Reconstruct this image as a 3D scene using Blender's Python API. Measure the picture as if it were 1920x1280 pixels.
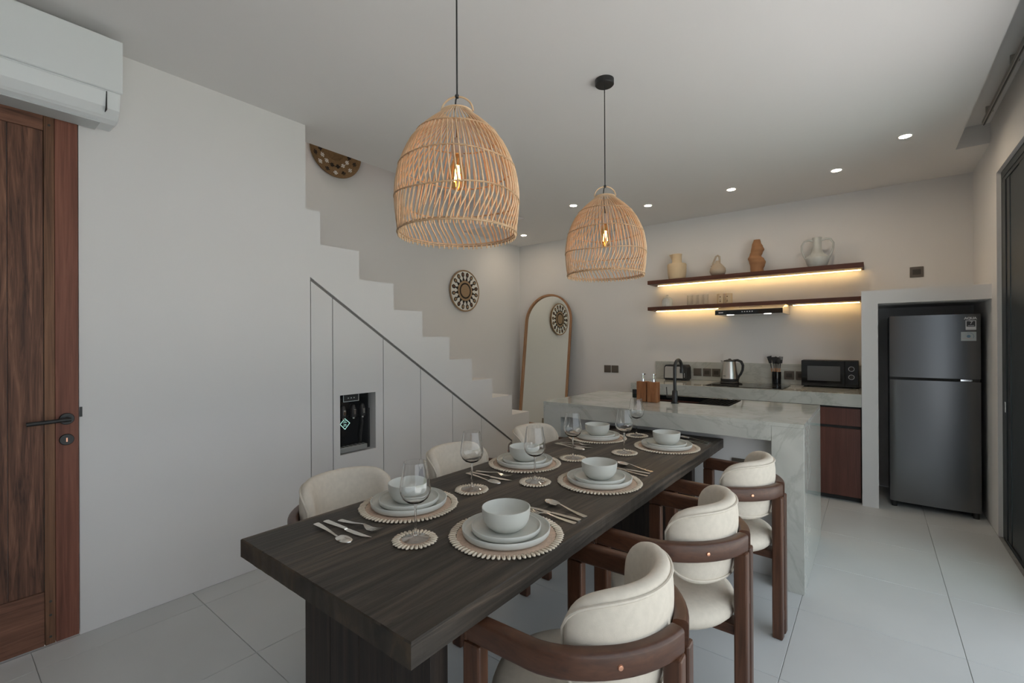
import bpy, math, random
from mathutils import Vector, Matrix
from mathutils.geometry import tessellate_polygon

random.seed(7)
for o in list(bpy.data.objects):
    bpy.data.objects.remove(o)
scene = bpy.context.scene
COL = scene.collection

# ------------------------------------------------------------------ camera
EYE = 1.333
cam_d = bpy.data.cameras.new('camera')
cam_d.lens_unit = 'MILLIMETERS'
cam_d.sensor_fit = 'HORIZONTAL'
cam_d.sensor_width = 36.0
cam_d.lens = 863.6 / 1920.0 * 36.0
cam_d.clip_start = 0.02
cam_o = bpy.data.objects.new('camera', cam_d)
COL.objects.link(cam_o)
R_ = Vector((0.7866, 0.6175, -0.0048))
U_ = Vector((0.0046, 0.0019, 1.0))
F_ = Vector((-0.6175, 0.7866, 0.0013))
R_.normalize()
F_ = (F_ - R_ * F_.dot(R_)).normalized()
U_ = R_.cross(F_).normalized()
cam_o.matrix_world = Matrix(((R_.x, U_.x, -F_.x, 0), (R_.y, U_.y, -F_.y, 0), (R_.z, U_.z, -F_.z, EYE), (0, 0, 0, 1)))
scene.camera = cam_o

# ------------------------------------------------------------------ world, daylight, exposure
W = bpy.data.worlds.new('overcast_sky')
scene.world = W
W.use_nodes = True
bgn = W.node_tree.nodes['Background']
bgn.inputs[0].default_value = (0.83, 0.92, 1.0, 1)
bgn.inputs[1].default_value = 2.0
scene.view_settings.view_transform = 'Standard'
scene.view_settings.look = 'None'
scene.view_settings.gamma = 1.0
scene.view_settings.use_curve_mapping = False
scene.view_settings.exposure = -0.19
scene.cycles.transparent_max_bounces = 32

# sky portal in the open sliding door (guides sampling only, gives no light of its own)
pl = bpy.data.lights.new('sky_portal', 'AREA')
pl.shape = 'RECTANGLE'
pl.size = 5.35
pl.size_y = 2.45
pl.cycles.is_portal = True
po = bpy.data.objects.new('sky_portal', pl)
COL.objects.link(po)
po.location = (0.90, 1.795, 1.23)
po.rotation_euler = (math.pi / 2, 0, math.pi / 2)

# high sun on the terrace; the roof keeps it out of the room
sn = bpy.data.lights.new('sun', 'SUN')
sn.energy = 19.0
sn.angle = math.radians(2.0)
sn.color = (1.0, 0.965, 0.93)
so = bpy.data.objects.new('sun', sn)
COL.objects.link(so)
so.rotation_euler = (math.radians(8), math.radians(-14), 0)

# unseen warm fill light, added to brighten the stairwell
ul = bpy.data.lights.new('stairwell_fill', 'POINT')
ul.energy = 6.5
ul.color = (1.0, 0.80, 0.64)
ul.shadow_soft_size = 0.12
uo = bpy.data.objects.new('stairwell_fill', ul)
COL.objects.link(uo)
uo.location = (-3.45, 1.7, 4.25)

# ------------------------------------------------------------------ key planes
XL, XS, XR = -2.871, -4.10, 0.66
YB, YF = 5.41, -2.6
ZC = 2.735
ZT = 0.75

# ------------------------------------------------------------------ mesh helpers
class MB:
    def __init__(s):
        s.v = []; s.f = []
    def add(s, vs, fs):
        b = len(s.v)
        s.v += [tuple(p) for p in vs]
        s.f += [tuple(b + i for i in f) for f in fs]
        return s
    def box(s, x0, x1, y0, y1, z0, z1):
        vs = [(x, y, z) for z in (z0, z1) for y in (y0, y1) for x in (x0, x1)]
        return s.add(vs, [(0, 2, 3, 1), (4, 5, 7, 6), (0, 1, 5, 4), (2, 6, 7, 3), (0, 4, 6, 2), (1, 3, 7, 5)])
    def lathe(s, prof, n=32, c=(0, 0, 0), closed=False, sx=1.0, sy=1.0):
        """prof: (r, z) list, revolved about z; r == 0 ends make poles"""
        b = len(s.v); rings = []
        for r, z in prof:
            if r < 1e-6:
                s.v.append((c[0], c[1], c[2] + z)); rings.append([len(s.v) - 1])
            else:
                ring = []
                for i in range(n):
                    a = 2 * math.pi * i / n
                    s.v.append((c[0] + sx * r * math.cos(a), c[1] + sy * r * math.sin(a), c[2] + z)); ring.append(len(s.v) - 1)
                rings.append(ring)
        m = len(rings)
        for k in range(m if closed else m - 1):
            A, B = rings[k], rings[(k + 1) % m]
            for i in range(n):
                j = (i + 1) % n
                if len(A) == 1 and len(B) == 1: continue
                if len(A) == 1: s.f.append((A[0], B[j], B[i]))
                elif len(B) == 1: s.f.append((A[i], A[j], B[0]))
                else: s.f.append((A[i], A[j], B[j], B[i]))
        return s
    def tube(s, path, r, n=8, closed=False, caps=True):
        path = [Vector(p) for p in path]; m = len(path); rings = []
        rr = r if isinstance(r, (list, tuple)) else [r] * m
        up = None
        for k in range(m):
            a = path[k - 1] if (k > 0 or closed) else path[k]
            b = path[(k + 1) % m] if (k < m - 1 or closed) else path[k]
            t = (b - a).normalized()
            if up is None:
                up = Vector((0, 0, 1)) if abs(t.z) < 0.9 else Vector((1, 0, 0))
            e1 = (up - t * up.dot(t)).normalized(); e2 = t.cross(e1); up = e1
            ring = []
            for i in range(n):
                an = 2 * math.pi * i / n
                s.v.append(tuple(path[k] + rr[k] * (math.cos(an) * e1 + math.sin(an) * e2))); ring.append(len(s.v) - 1)
            rings.append(ring)
        for k in range(m if closed else m - 1):
            A, B = rings[k], rings[(k + 1) % m]
            for i in range(n):
                j = (i + 1) % n
                s.f.append((A[i], A[j], B[j], B[i]))
        if caps and not closed:
            s.f.append(tuple(reversed(rings[0]))); s.f.append(tuple(rings[-1]))
        return s
    def loft(s, rings, cap=True, wrap=True):
        """rings: equally long lists of points joined in order"""
        idx = []
        for r in rings:
            b = len(s.v); s.v += [tuple(p) for p in r]; idx.append(list(range(b, b + len(r))))
        n = len(rings[0])
        for k in range(len(rings) - 1):
            for i in range(n if wrap else n - 1):
                j = (i + 1) % n
                s.f.append((idx[k][i], idx[k][j], idx[k + 1][j], idx[k + 1][i]))
        if cap:
            s.f.append(tuple(reversed(idx[0]))); s.f.append(tuple(idx[-1]))
        return s
    def prism(s, poly, fn, d0, d1):
        """poly: 2D outline, fn(u, v, d) -> 3D point, extruded from d0 to d1"""
        n = len(poly); b = len(s.v)
        s.v += [tuple(fn(u, v, d0)) for u, v in poly] + [tuple(fn(u, v, d1)) for u, v in poly]
        tris = tessellate_polygon([[Vector((u, v, 0)) for u, v in poly]])
        for t in tris:
            s.f.append(tuple(b + i for i in t)); s.f.append(tuple(b + n + i for i in reversed(t)))
        for i in range(n):
            j = (i + 1) % n
            s.f.append((b + i, b + j, b + n + j, b + n + i))
        return s

def mesh_of(mb, name, mat=None, smooth=False, sharp=None):
    me = bpy.data.meshes.new(name)
    me.from_pydata(mb.v, [], mb.f)
    me.validate()
    import bmesh
    bm = bmesh.new(); bm.from_mesh(me)
    bmesh.ops.recalc_face_normals(bm, faces=bm.faces)
    bm.to_mesh(me); bm.free()
    if mat: me.materials.append(mat)
    if smooth:
        me.polygons.foreach_set('use_smooth', [True] * len(me.polygons))
        if sharp: me.set_sharp_from_angle(angle=math.radians(sharp))
    me.update()
    return me

def link(name, me, parent=None, loc=None, rot=None):
    o = bpy.data.objects.new(name, me)
    COL.objects.link(o)
    if parent: o.parent = parent
    if loc: o.location = loc
    if rot: o.rotation_euler = rot
    return o

def obj(name, mb, mat, parent=None, smooth=False, bevel=0, sharp=40, seg=2, loc=None, rot=None, label=None):
    o = link(name, mesh_of(mb, name, mat, smooth, sharp), parent, loc, rot)
    if bevel:
        m = o.modifiers.new('bevel', 'BEVEL'); m.width = bevel; m.segments = seg; m.limit_method = 'ANGLE'
        m.angle_limit = math.radians(40)
    if label: o['label'] = label
    return o

def box(name, d, mat, parent=None, bevel=0, **k):
    return obj(name, MB().box(*d), mat, parent, bevel=bevel, **k)

def tag(o, label, cat=None, group=None, kind=None):
    o['label'] = label
    if cat: o['category'] = cat
    if group: o['group'] = group
    if kind: o['kind'] = kind
    return o

def thing(name, label, cat, loc=(0, 0, 0), rotz=0, group=None, kind=None):
    o = bpy.data.objects.new(name, None)
    o.empty_display_size = 0.1
    COL.objects.link(o); o.location = loc; o.rotation_euler = (0, 0, rotz)
    return tag(o, label, cat, group, kind)

def struct(o, label=None):
    o['kind'] = 'structure'
    if label: o['label'] = label
    return o

def dup(root, loc, rotz, label):
    r = root.copy(); COL.objects.link(r); r.location = loc; r.rotation_euler = (0, 0, rotz); r['label'] = label
    for ch in list(root.children):
        c = ch.copy(); COL.objects.link(c); c.parent = r
        for g in ch.children:
            d = g.copy(); COL.objects.link(d); d.parent = c
    return r

# ------------------------------------------------------------------ materials
def new_mat(name):
    m = bpy.data.materials.new(name); m.use_nodes = True
    nt = m.node_tree
    return m, nt, nt.nodes['Principled BSDF']

def L(nt, a, b): nt.links.new(a, b)

def coords(nt, scale=(1, 1, 1), kind='Object'):
    tc = nt.nodes.new('ShaderNodeTexCoord'); mp = nt.nodes.new('ShaderNodeMapping')
    mp.inputs['Scale'].default_value = scale
    L(nt, tc.outputs[kind], mp.inputs['Vector'])
    return mp.outputs['Vector']

def noise(nt, vec, scale, detail=4, rough=0.5, dist=0.0):
    n = nt.nodes.new('ShaderNodeTexNoise')
    n.inputs['Scale'].default_value = scale; n.inputs['Detail'].default_value = detail
    n.inputs['Roughness'].default_value = rough; n.inputs['Distortion'].default_value = dist
    L(nt, vec, n.inputs['Vector'])
    return n.outputs['Fac']

def ramp(nt, fac, stops):
    r = nt.nodes.new('ShaderNodeValToRGB'); e = r.color_ramp.elements
    while len(e) < len(stops): e.new(0.5)
    for i, (p, c) in enumerate(stops):
        e[i].position = p; e[i].color = (*c, 1)
    L(nt, fac, r.inputs['Fac'])
    return r.outputs['Color']

def bump(nt, bs, h, strength, dist=0.01):
    b = nt.nodes.new('ShaderNodeBump'); b.inputs['Strength'].default_value = strength; b.inputs['Distance'].default_value = dist
    L(nt, h, b.inputs['Height']); L(nt, b.outputs['Normal'], bs.inputs['Normal'])

def plain(name, c, rough=0.5, metal=0.0, spec=0.5, var=0.0, vs=8, bmp=0.0, bs=200, coat=0.0):
    m, nt, b = new_mat(name)
    b.inputs['Base Color'].default_value = (*c, 1); b.inputs['Roughness'].default_value = rough
    b.inputs['Metallic'].default_value = metal; b.inputs['Specular IOR Level'].default_value = spec
    b.inputs['Coat Weight'].default_value = coat
    v = None
    if var or bmp: v = coords(nt)
    if var:
        L(nt, ramp(nt, noise(nt, v, vs), [(0.3, tuple(x * (1 - var) for x in c)), (0.7, tuple(min(1, x * (1 + var)) for x in c))]), b.inputs['Base Color'])
    if bmp: bump(nt, b, noise(nt, v, bs, 3), bmp, 0.002)
    return m

def wood(name, cols, grain=(60, 60, 1.2), rough=0.45, bmp=0.15, dist=1.2, spec=0.4, coat=0.0):
    """cols: dark, mid, light; the grain runs along the axis with the small scale"""
    m, nt, b = new_mat(name)
    v = coords(nt, grain)
    v2 = coords(nt, tuple(g * 0.16 for g in grain))
    f = noise(nt, v, 1.0, 6, 0.6, dist); g = noise(nt, v2, 1.0, 4, 0.55, dist * 2)
    mx = nt.nodes.new('ShaderNodeMath'); mx.operation = 'MULTIPLY_ADD'; mx.inputs[1].default_value = 0.5
    hf = nt.nodes.new('ShaderNodeMath'); hf.operation = 'MULTIPLY'; hf.inputs[1].default_value = 0.5
    L(nt, g, hf.inputs[0]); L(nt, f, mx.inputs[0]); L(nt, hf.outputs[0], mx.inputs[2])
    L(nt, ramp(nt, mx.outputs[0], [(0.34, cols[0]), (0.5, cols[1]), (0.66, cols[2])]), b.inputs['Base Color'])
    b.inputs['Roughness'].default_value = rough; b.inputs['Specular IOR Level'].default_value = spec
    b.inputs['Coat Weight'].default_value = coat
    if bmp: bump(nt, b, f, bmp, 0.003)
    return m

def glow(name, c, s):
    m, nt, b = new_mat(name)
    b.inputs['Base Color'].default_value = (*c, 1)
    b.inputs['Emission Color'].default_value = (*c, 1); b.inputs['Emission Strength'].default_value = s
    return m

def glass(name, c=(1, 1, 1), rough=0.0, ior=1.45):
    m, nt, b = new_mat(name)
    b.inputs['Base Color'].default_value = (*c, 1); b.inputs['Roughness'].default_value = rough
    b.inputs['Transmission Weight'].default_value = 1.0; b.inputs['IOR'].default_value = ior
    return m

def pane(name, blend=0.12, tint=(0.9, 0.94, 0.93)):
    m, nt, b = new_mat(name)
    nt.nodes.remove(b)
    t = nt.nodes.new('ShaderNodeBsdfTransparent'); g = nt.nodes.new('ShaderNodeBsdfGlossy'); x = nt.nodes.new('ShaderNodeMixShader')
    fr = nt.nodes.new('ShaderNodeLayerWeight'); fr.inputs['Blend'].default_value = blend
    t.inputs['Color'].default_value = (*tint, 1); g.inputs['Roughness'].default_value = 0.02
    L(nt, fr.outputs['Facing'], x.inputs[0]); L(nt, t.outputs[0], x.inputs[1]); L(nt, g.outputs[0], x.inputs[2])
    L(nt, x.outputs[0], nt.nodes['Material Output'].inputs['Surface'])
    return m

def marble(name):
    m, nt, b = new_mat(name)
    v = coords(nt, (1, 1, 1.4))
    base = noise(nt, v, 1.6, 5, 0.55, 1.8)
    vein = noise(nt, v, 1.1, 6, 0.6, 2.6)
    c1 = ramp(nt, base, [(0.3, (0.47, 0.48, 0.44)), (0.55, (0.55, 0.555, 0.51)), (0.8, (0.62, 0.615, 0.57))])
    c2 = ramp(nt, vein, [(0.47, (1, 1, 1)), (0.5, (0.80, 0.80, 0.79)), (0.53, (1, 1, 1))])
    mx = nt.nodes.new('ShaderNodeMix'); mx.data_type = 'RGBA'; mx.blend_type = 'MULTIPLY'; mx.inputs['Factor'].default_value = 0.8
    L(nt, c1, mx.inputs['A']); L(nt, c2, mx.inputs['B']); L(nt, mx.outputs['Result'], b.inputs['Base Color'])
    b.inputs['Roughness'].default_value = 0.06
    b.inputs['Specular IOR Level'].default_value = 0.6
    return m

def brushed(name, c, rough=0.3, sc=(400, 4, 4)):
    m, nt, b = new_mat(name)
    v = coords(nt, sc)
    b.inputs['Base Color'].default_value = (*c, 1); b.inputs['Metallic'].default_value = 1.0
    b.inputs['Roughness'].default_value = rough
    bump(nt, b, noise(nt, v, 1.0, 2), 0.05, 0.001)
    return m

M = {}
M['wall'] = plain('wall_paint', (0.775, 0.765, 0.757), 0.9, spec=0.2, var=0.012, vs=1.5, bmp=0.06, bs=60)
M['ceil'] = plain('ceiling_paint', (0.80, 0.79, 0.78), 0.92, spec=0.2, var=0.01, vs=1.2)
M['tile'] = plain('porcelain_tile', (0.60, 0.615, 0.615), 0.42, spec=0.4, var=0.035, vs=2.2, bmp=0.02, bs=30)
M['grout'] = plain('grout', (0.30, 0.30, 0.29), 0.9, var=0.1, vs=20)
M['cabwhite'] = plain('white_lacquer', (0.74, 0.73, 0.72), 0.5, spec=0.35, var=0.01, vs=3)
M['gap'] = plain('dark_recess', (0.05, 0.05, 0.048), 0.9)
M['trimgrey'] = plain('grey_trim', (0.20, 0.19, 0.18), 0.6)
M['door'] = wood('merbau_wood', ((0.035, 0.016, 0.010), (0.135, 0.060, 0.036), (0.27, 0.130, 0.078)), (42, 42, 2.4), 0.6, 0.4, 3.2)
M['door2'] = wood('red_merbau_wood', ((0.12, 0.042, 0.026), (0.21, 0.078, 0.05), (0.27, 0.11, 0.07)), (70, 70, 2.0), 0.6, 0.25, 1.2)
M['door3'] = wood('golden_merbau_wood', ((0.08, 0.036, 0.018), (0.20, 0.095, 0.050), (0.28, 0.145, 0.078)), (60, 60, 2.0), 0.6, 0.25, 1.2)
M['door4'] = wood('cross_merbau_wood', ((0.07, 0.03, 0.018), (0.17, 0.075, 0.045), (0.25, 0.115, 0.07)), (60, 3.0, 60), 0.6, 0.25, 1.6)
M['table'] = wood('ebonised_table_wood', ((0.012, 0.010, 0.008), (0.052, 0.042, 0.033), (0.135, 0.100, 0.074)), (30, 1.5, 30), 0.52, 1.0, 1.6, spec=0.35)
M['tedge'] = wood('end_grain_table_wood', ((0.018, 0.014, 0.010), (0.045, 0.033, 0.022), (0.10, 0.068, 0.04)), (14, 30, 10), 0.5, 0.25, 1.4)
M['tleg'] = wood('dark_plank_wood', ((0.010, 0.008, 0.007), (0.026, 0.018, 0.014), (0.05, 0.034, 0.025)), (50, 50, 2.0), 0.55, 0.3, 1.2)
M['walnut'] = wood('walnut_chair_wood', ((0.048, 0.019, 0.010), (0.082, 0.033, 0.017), (0.118, 0.050, 0.026)), (10, 10, 40), 0.38, 0.06, 2.2, spec=0.5)
M['walnutv'] = wood('walnut_leg_wood', ((0.040, 0.016, 0.008), (0.085, 0.034, 0.017), (0.15, 0.064, 0.033)), (50, 50, 3), 0.38, 0.06, 1.2, spec=0.5)
M['cream'] = plain('cream_boucle', (0.68, 0.62, 0.53), 0.95, spec=0.15, var=0.04, vs=60, bmp=0.25, bs=500)
M['copper'] = plain('copper', (0.80, 0.42, 0.28), 0.3, 1.0)
M['quartz'] = marble('marble_quartz')
M['cabred'] = wood('mahogany_cabinet', ((0.07, 0.024, 0.016), (0.115, 0.040, 0.028), (0.16, 0.058, 0.040)), (30, 30, 1.6), 0.4, 0.05, 1.0, spec=0.5)
M['shelf'] = wood('mahogany_shelf', ((0.045, 0.016, 0.010), (0.085, 0.030, 0.019), (0.13, 0.048, 0.03)), (1.6, 40, 40), 0.45, 0.06, 1.0)
M['rattan'] = wood('rattan_cane', ((0.62, 0.39, 0.21), (0.78, 0.54, 0.33), (0.86, 0.66, 0.45)), (30, 30, 30), 0.5, 0.0, 0.5)
M['rattan2'] = wood('rattan_binding', ((0.40, 0.25, 0.14), (0.55, 0.36, 0.21), (0.65, 0.46, 0.29)), (60, 60, 60), 0.6, 0.0, 0.5)
M['black'] = plain('black_metal', (0.018, 0.018, 0.018), 0.4, 0.0, 0.5)
M['blackm'] = plain('matt_black_plastic', (0.022, 0.022, 0.022), 0.55)
M['gloss'] = plain('gloss_black_glass', (0.010, 0.011, 0.012), 0.06, 0.0, 0.5)
M['steel'] = brushed('stainless_steel', (0.62, 0.60, 0.56), 0.28)
M['cutlery'] = plain('polished_steel', (0.78, 0.75, 0.70), 0.18, 1.0)
M['chrome'] = plain('chrome', (0.85, 0.85, 0.85), 0.1, 1.0)
M['ceram'] = plain('stoneware_glaze', (0.66, 0.66, 0.61), 0.45, spec=0.4, var=0.015, vs=15)
M['wine'] = glass('wine_glass')
M['winefoot'] = pane('wine_glass_foot', 0.30, (0.93, 0.94, 0.95))
M['bulbg'] = pane('amber_bulb_glass', 0.15, (1.0, 0.88, 0.68))
M['shell'] = plain('cowrie_shell', (0.80, 0.70, 0.56), 0.35, var=0.12, vs=60)
M['shelld'] = plain('shell_slit', (0.26, 0.17, 0.10), 0.7)
M['mat'] = plain('woven_raffia', (0.62, 0.46, 0.35), 0.95, var=0.12, vs=120, bmp=0.6, bs=350)
M['acwhite'] = plain('white_plastic', (0.78, 0.81, 0.82), 0.35)
M['acgrey'] = plain('grey_plastic', (0.55, 0.58, 0.58), 0.45)
M['fridge'] = brushed('fridge_grey_metal', (0.185, 0.19, 0.197), 0.28, (6, 6, 220))
M['fridges'] = plain('fridge_side', (0.06, 0.062, 0.065), 0.4)
M['alu'] = plain('anthracite_aluminium', (0.045, 0.055, 0.062), 0.45, 0.3, var=0.06, vs=10)
M['pane'] = pane('window_glass')
M['plate'] = plain('bronze_plate', (0.135, 0.115, 0.095), 0.4, 0.3)
M['plate2'] = plain('bronze_socket', (0.065, 0.055, 0.045), 0.45, 0.3)
M['led'] = glow('led_strip', (1.0, 0.64, 0.25), 38)
M['spot'] = glow('downlight', (1.0, 0.80, 0.58), 210)
M['hoodled'] = glow('hood_led', (1.0, 0.97, 0.9), 10)
M['filament'] = glow('filament', (1.0, 0.46, 0.13), 110)
M['mirror'] = plain('mirror_glass', (0.86, 0.88, 0.84), 0.01, 1.0)
M['oak'] = wood('mirror_frame_wood', ((0.26, 0.13, 0.065), (0.36, 0.19, 0.10), (0.45, 0.26, 0.14)), (40, 40, 3), 0.45, 0.05, 0.8)
M['jug'] = plain('cream_ceramic', (0.66, 0.52, 0.34), 0.7, var=0.03, vs=10)
M['pebble'] = plain('beige_ceramic', (0.46, 0.38, 0.29), 0.65, var=0.06, vs=15)
M['terra'] = plain('terracotta', (0.34, 0.17, 0.08), 0.8, var=0.06, vs=12)
M['amph'] = plain('grey_glazed_ceramic', (0.52, 0.54, 0.52), 0.35, var=0.18, vs=9)
M['teak'] = wood('teak_block', ((0.17, 0.06, 0.02), (0.32, 0.13, 0.05), (0.42, 0.20, 0.09)), (25, 25, 4), 0.5, 0.05, 1.5)
M['white'] = plain('white_print', (0.85, 0.85, 0.85), 0.5)
M['silverp'] = plain('silver_sticker', (0.55, 0.60, 0.60), 0.4, 0.3)
M['bluep'] = plain('blue_print', (0.20, 0.33, 0.45), 0.5)
M['pinkp'] = plain('pink_print', (0.62, 0.50, 0.50), 0.5)
M['sticker'] = plain('beige_mark', (0.22, 0.19, 0.13), 0.6)
M['basket'] = plain('brown_sea_grass', (0.21, 0.13, 0.06), 0.9, var=0.2, vs=80, bmp=0.5, bs=300)
M['basketw'] = plain('white_bead', (0.80, 0.78, 0.73), 0.8)
M['basketk'] = plain('black_bead', (0.015, 0.011, 0.009), 0.8)
M['basketr'] = plain('brown_bead', (0.15, 0.075, 0.045), 0.8)
M['baskett'] = plain('tan_raffia', (0.36, 0.24, 0.14), 0.9, var=0.1, vs=80, bmp=0.4, bs=300)
M['patio'] = plain('patio_stone', (0.50, 0.495, 0.485), 0.9, var=0.08, vs=2)
M['lawn'] = plain('lawn_green', (0.075, 0.105, 0.045), 0.95, var=0.3, vs=6)
M['diam'] = glow('lit_emblem', (0.55, 1.0, 0.85), 0.8)
M['traycol'] = plain('grey_drip_tray', (0.36, 0.37, 0.36), 0.4, 0.4)
M['rail'] = plain('curtain_rail', (0.42, 0.40, 0.37), 0.5)
M['copw'] = plain('copper_wood', (0.52, 0.24, 0.10), 0.45)
M['rack'] = plain('matt_black_coating', (0.008, 0.008, 0.008), 0.85, spec=0.12)
M['clear'] = pane('clear_tumbler', 0.25, (0.97, 0.97, 0.96))

# ================================================================== SETTING
# floor: screed plus 60 cm tiles with recessed joints
floor = struct(box('floor', (XS - 0.1, XR + 0.12, YF, YB + 0.02, -0.06, -0.004), M['grout']), 'light grey porcelain tiled floor')
tile_me = {}
def tile_mesh(w, d):
    k = (round(w, 3), round(d, 3))
    if k not in tile_me:
        e = 0.0012
        mb = MB().loft([[(-w / 2, -d / 2, -0.006), (w / 2, -d / 2, -0.006), (w / 2, d / 2, -0.006), (-w / 2, d / 2, -0.006)],
                        [(-w / 2, -d / 2, -e), (w / 2, -d / 2, -e), (w / 2, d / 2, -e), (-w / 2, d / 2, -e)],
                        [(-w / 2 + e, -d / 2 + e, 0), (w / 2 - e, -d / 2 + e, 0), (w / 2 - e, d / 2 - e, 0), (-w / 2 + e, d / 2 - e, 0)]])
        tile_me[k] = mesh_of(mb, 'floor_tile', M['tile'])
    return tile_me[k]
def cuts(a, b, origin, step):
    k = math.ceil((a - origin) / step - 1e-6); out = [a]
    while origin + k * step < b - 0.02:
        if origin + k * step > a + 0.02: out.append(origin + k * step)
        k += 1
    return out + [b]
xs = cuts(XL - 0.0, XR, 0.30, 0.6); ys = cuts(YF + 0.02, YB - 0.002, 0.88, 0.6)
for i in range(len(xs) - 1):
    for j in range(len(ys) - 1):
        w, d = xs[i + 1] - xs[i] - 0.002, ys[j + 1] - ys[j] - 0.002
        link('floor_tile', tile_mesh(w, d), floor, ((xs[i] + xs[i + 1]) / 2, (ys[j] + ys[j + 1]) / 2, 0))

# left wall: stepped outline following the stairs, with openings for the door and the understair cupboard
YE = 1.513
steps = [(1.611, 2.2), (1.902, 1.983), (2.20, 1.781), (2.485, 1.583), (2.786, 1.38), (3.067, 1.185), (3.348, 0.985), (3.653, 0.80), (3.944, 0.60), (4.24, 0.40)]
outline = [(YF, 0), (-0.475, 0), (-0.475, 2.388), (0.436, 2.388), (0.436, 0), (1.541, 0), (1.541, 1.762), (4.176, 0.0), (4.24, 0.0)]
prev_z = 0.2
prof = []
for y, z in reversed(steps):
    prof += [(y, prev_z if not prof else prof[-1][1]), (y, z)]
outline += [(4.24, 0.2)] + prof[1:] + [(YE, 2.2), (YE, ZC), (YF, ZC)]
clean = []
for p in outline:
    if not clean or (abs(p[0] - clean[-1][0]) + abs(p[1] - clean[-1][1])) > 1e-5: clean.append(p)
wl = struct(obj('wall_left', MB().prism(clean, lambda u, v, d: (d, u, v), XL - 0.09, XL), M['wall']), 'white plastered wall stepped along the stair')

# stairs behind the stepped wall (each step a part) and the landing at their foot
stair = thing('staircase', 'white plastered staircase climbing behind the stepped wall', 'staircase', kind='structure')
prev = [s[0] for s in steps][1:] + [None]
y_hi = 1.20
allst = [(y_hi, 1.611, 2.2)] + [(steps[i][0], steps[i + 1][0], steps[i + 1][1]) for i in range(len(steps) - 1)]
for a, b, z in allst:
    box('step', (XS, XL - 0.09, a, b, 0.0 if z < 0.5 else z - 0.5, z), M['wall'], stair)
box('step', (XS, XL - 0.09, 0.9, y_hi, 1.9, 2.4), M['wall'], stair)
box('landing', (XS, XL, 4.24, YB, 0.0, 0.2), M['wall'], stair)

struct(box('wall_stair', (XS - 0.1, XS, 0.4, YB + 0.1, 0, 4.5), M['wall']), 'white plastered wall beside the stairs')
struct(box('wall_back', (XS, XR + 0.2, YB, YB + 0.1, 0, 2.735), M['wall']), 'white plastered kitchen wall')
struct(box('wall_front', (XL, XR + 0.12, YF - 0.1, YF, 0, ZC), M['wall']), 'white plastered wall behind the camera')
# stairwell above the ceiling
XO, YH = -3.11, 4.20
sw = MB()
sw.box(XS, XO, 0.4 - 0.1, 0.4, 2.0, 3.95); sw.box(XS, XO, YH, YH + 0.1, 3.0, 4.5); sw.box(XO, XO + 0.1, 0.4, YH, 3.0, 4.5); sw.box(XS, XO + 0.1, 0.3, YH + 0.1, 4.5, 4.6)  # end wall stops short: unseen gap added to let sky light in
struct(obj('wall_stairwell', sw, M['wall']), 'white stairwell walls above the ceiling opening')
# ceiling with stairwell opening and curtain trough
ce = MB()
TX, TY = 0.482, 4.69
ce.box(XO, TX, YF, YB, ZC, 3.0)
ce.box(TX, XR, TY, YB, ZC, 3.0)
ce.box(XS, XO, YH, YB, ZC, 3.0)
ce.box(TX, XR, YF, TY, 2.88, 3.0)
struct(obj('ceiling', ce, M['ceil']), 'smooth white ceiling')
# right wall with wide sliding door opening
DY0, DY1, DZ = -0.9, 4.49, 2.462
rw = MB()
rw.box(XR, XR + 0.20, DY1, YB, 0, 3.0); rw.box(XR, XR + 0.20, DY0, DY1, DZ, 3.0); rw.box(XR, XR + 0.20, YF, DY0, 0, 3.0)
struct(obj('wall_right', rw, M['wall']), 'white plastered wall around the sliding door')
# fridge portal
po_ = MB()
po_.box(-0.077, 0.028, 4.667, YB, 0, 1.73); po_.box(0.028, XR, 4.667, YB, 1.625, 1.73)
struct(obj('wall_niche', po_, M['wall']), 'white plastered portal around the refrigerator')

# outside
struct(box('patio', (XR + 0.2, 7.0, -6, 8, -0.12, -0.03), M['patio']), 'pale stone terrace outside the sliding door')
struct(box('lawn', (7.0, 18, -14, 16, -0.16, -0.05), M['lawn']), 'green garden lawn beyond the terrace')

# sliding door: frame, track and three stacked leaves
sd = thing('door_1', 'dark anthracite aluminium sliding glass door', 'sliding door', kind='structure')
fx0, fx1 = XR + 0.022, XR + 0.185
box('jamb', (fx0, fx1, DY1 - 0.035, DY1, 0, DZ), M['alu'], sd, 0.003)
box('jamb', (fx0, fx1, DY0, DY0 + 0.035, 0, DZ), M['alu'], sd, 0.003)
hd = MB(); hd.box(fx0, fx1, DY0 + 0.035, DY1 - 0.035, DZ - 0.05, DZ)
hdo = obj('head_track', hd, M['alu'], sd)
for k in range(4):
    x = fx0 + 0.004 + k * 0.05
    box('track_fin', (x, x + 0.006, DY0 + 0.035, DY1 - 0.035, DZ - 0.075, DZ - 0.05), M['alu'], hdo)
sl = box('sill_track', (fx0, fx1, DY0 + 0.035, DY1 - 0.035, -0.03, 0.0), M['alu'], sd)
for k in range(4):
    x = fx0 + 0.004 + k * 0.05
    box('track_fin', (x, x + 0.006, DY0 + 0.035, DY1 - 0.035, 0.0, 0.014), M['alu'], sl)
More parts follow.
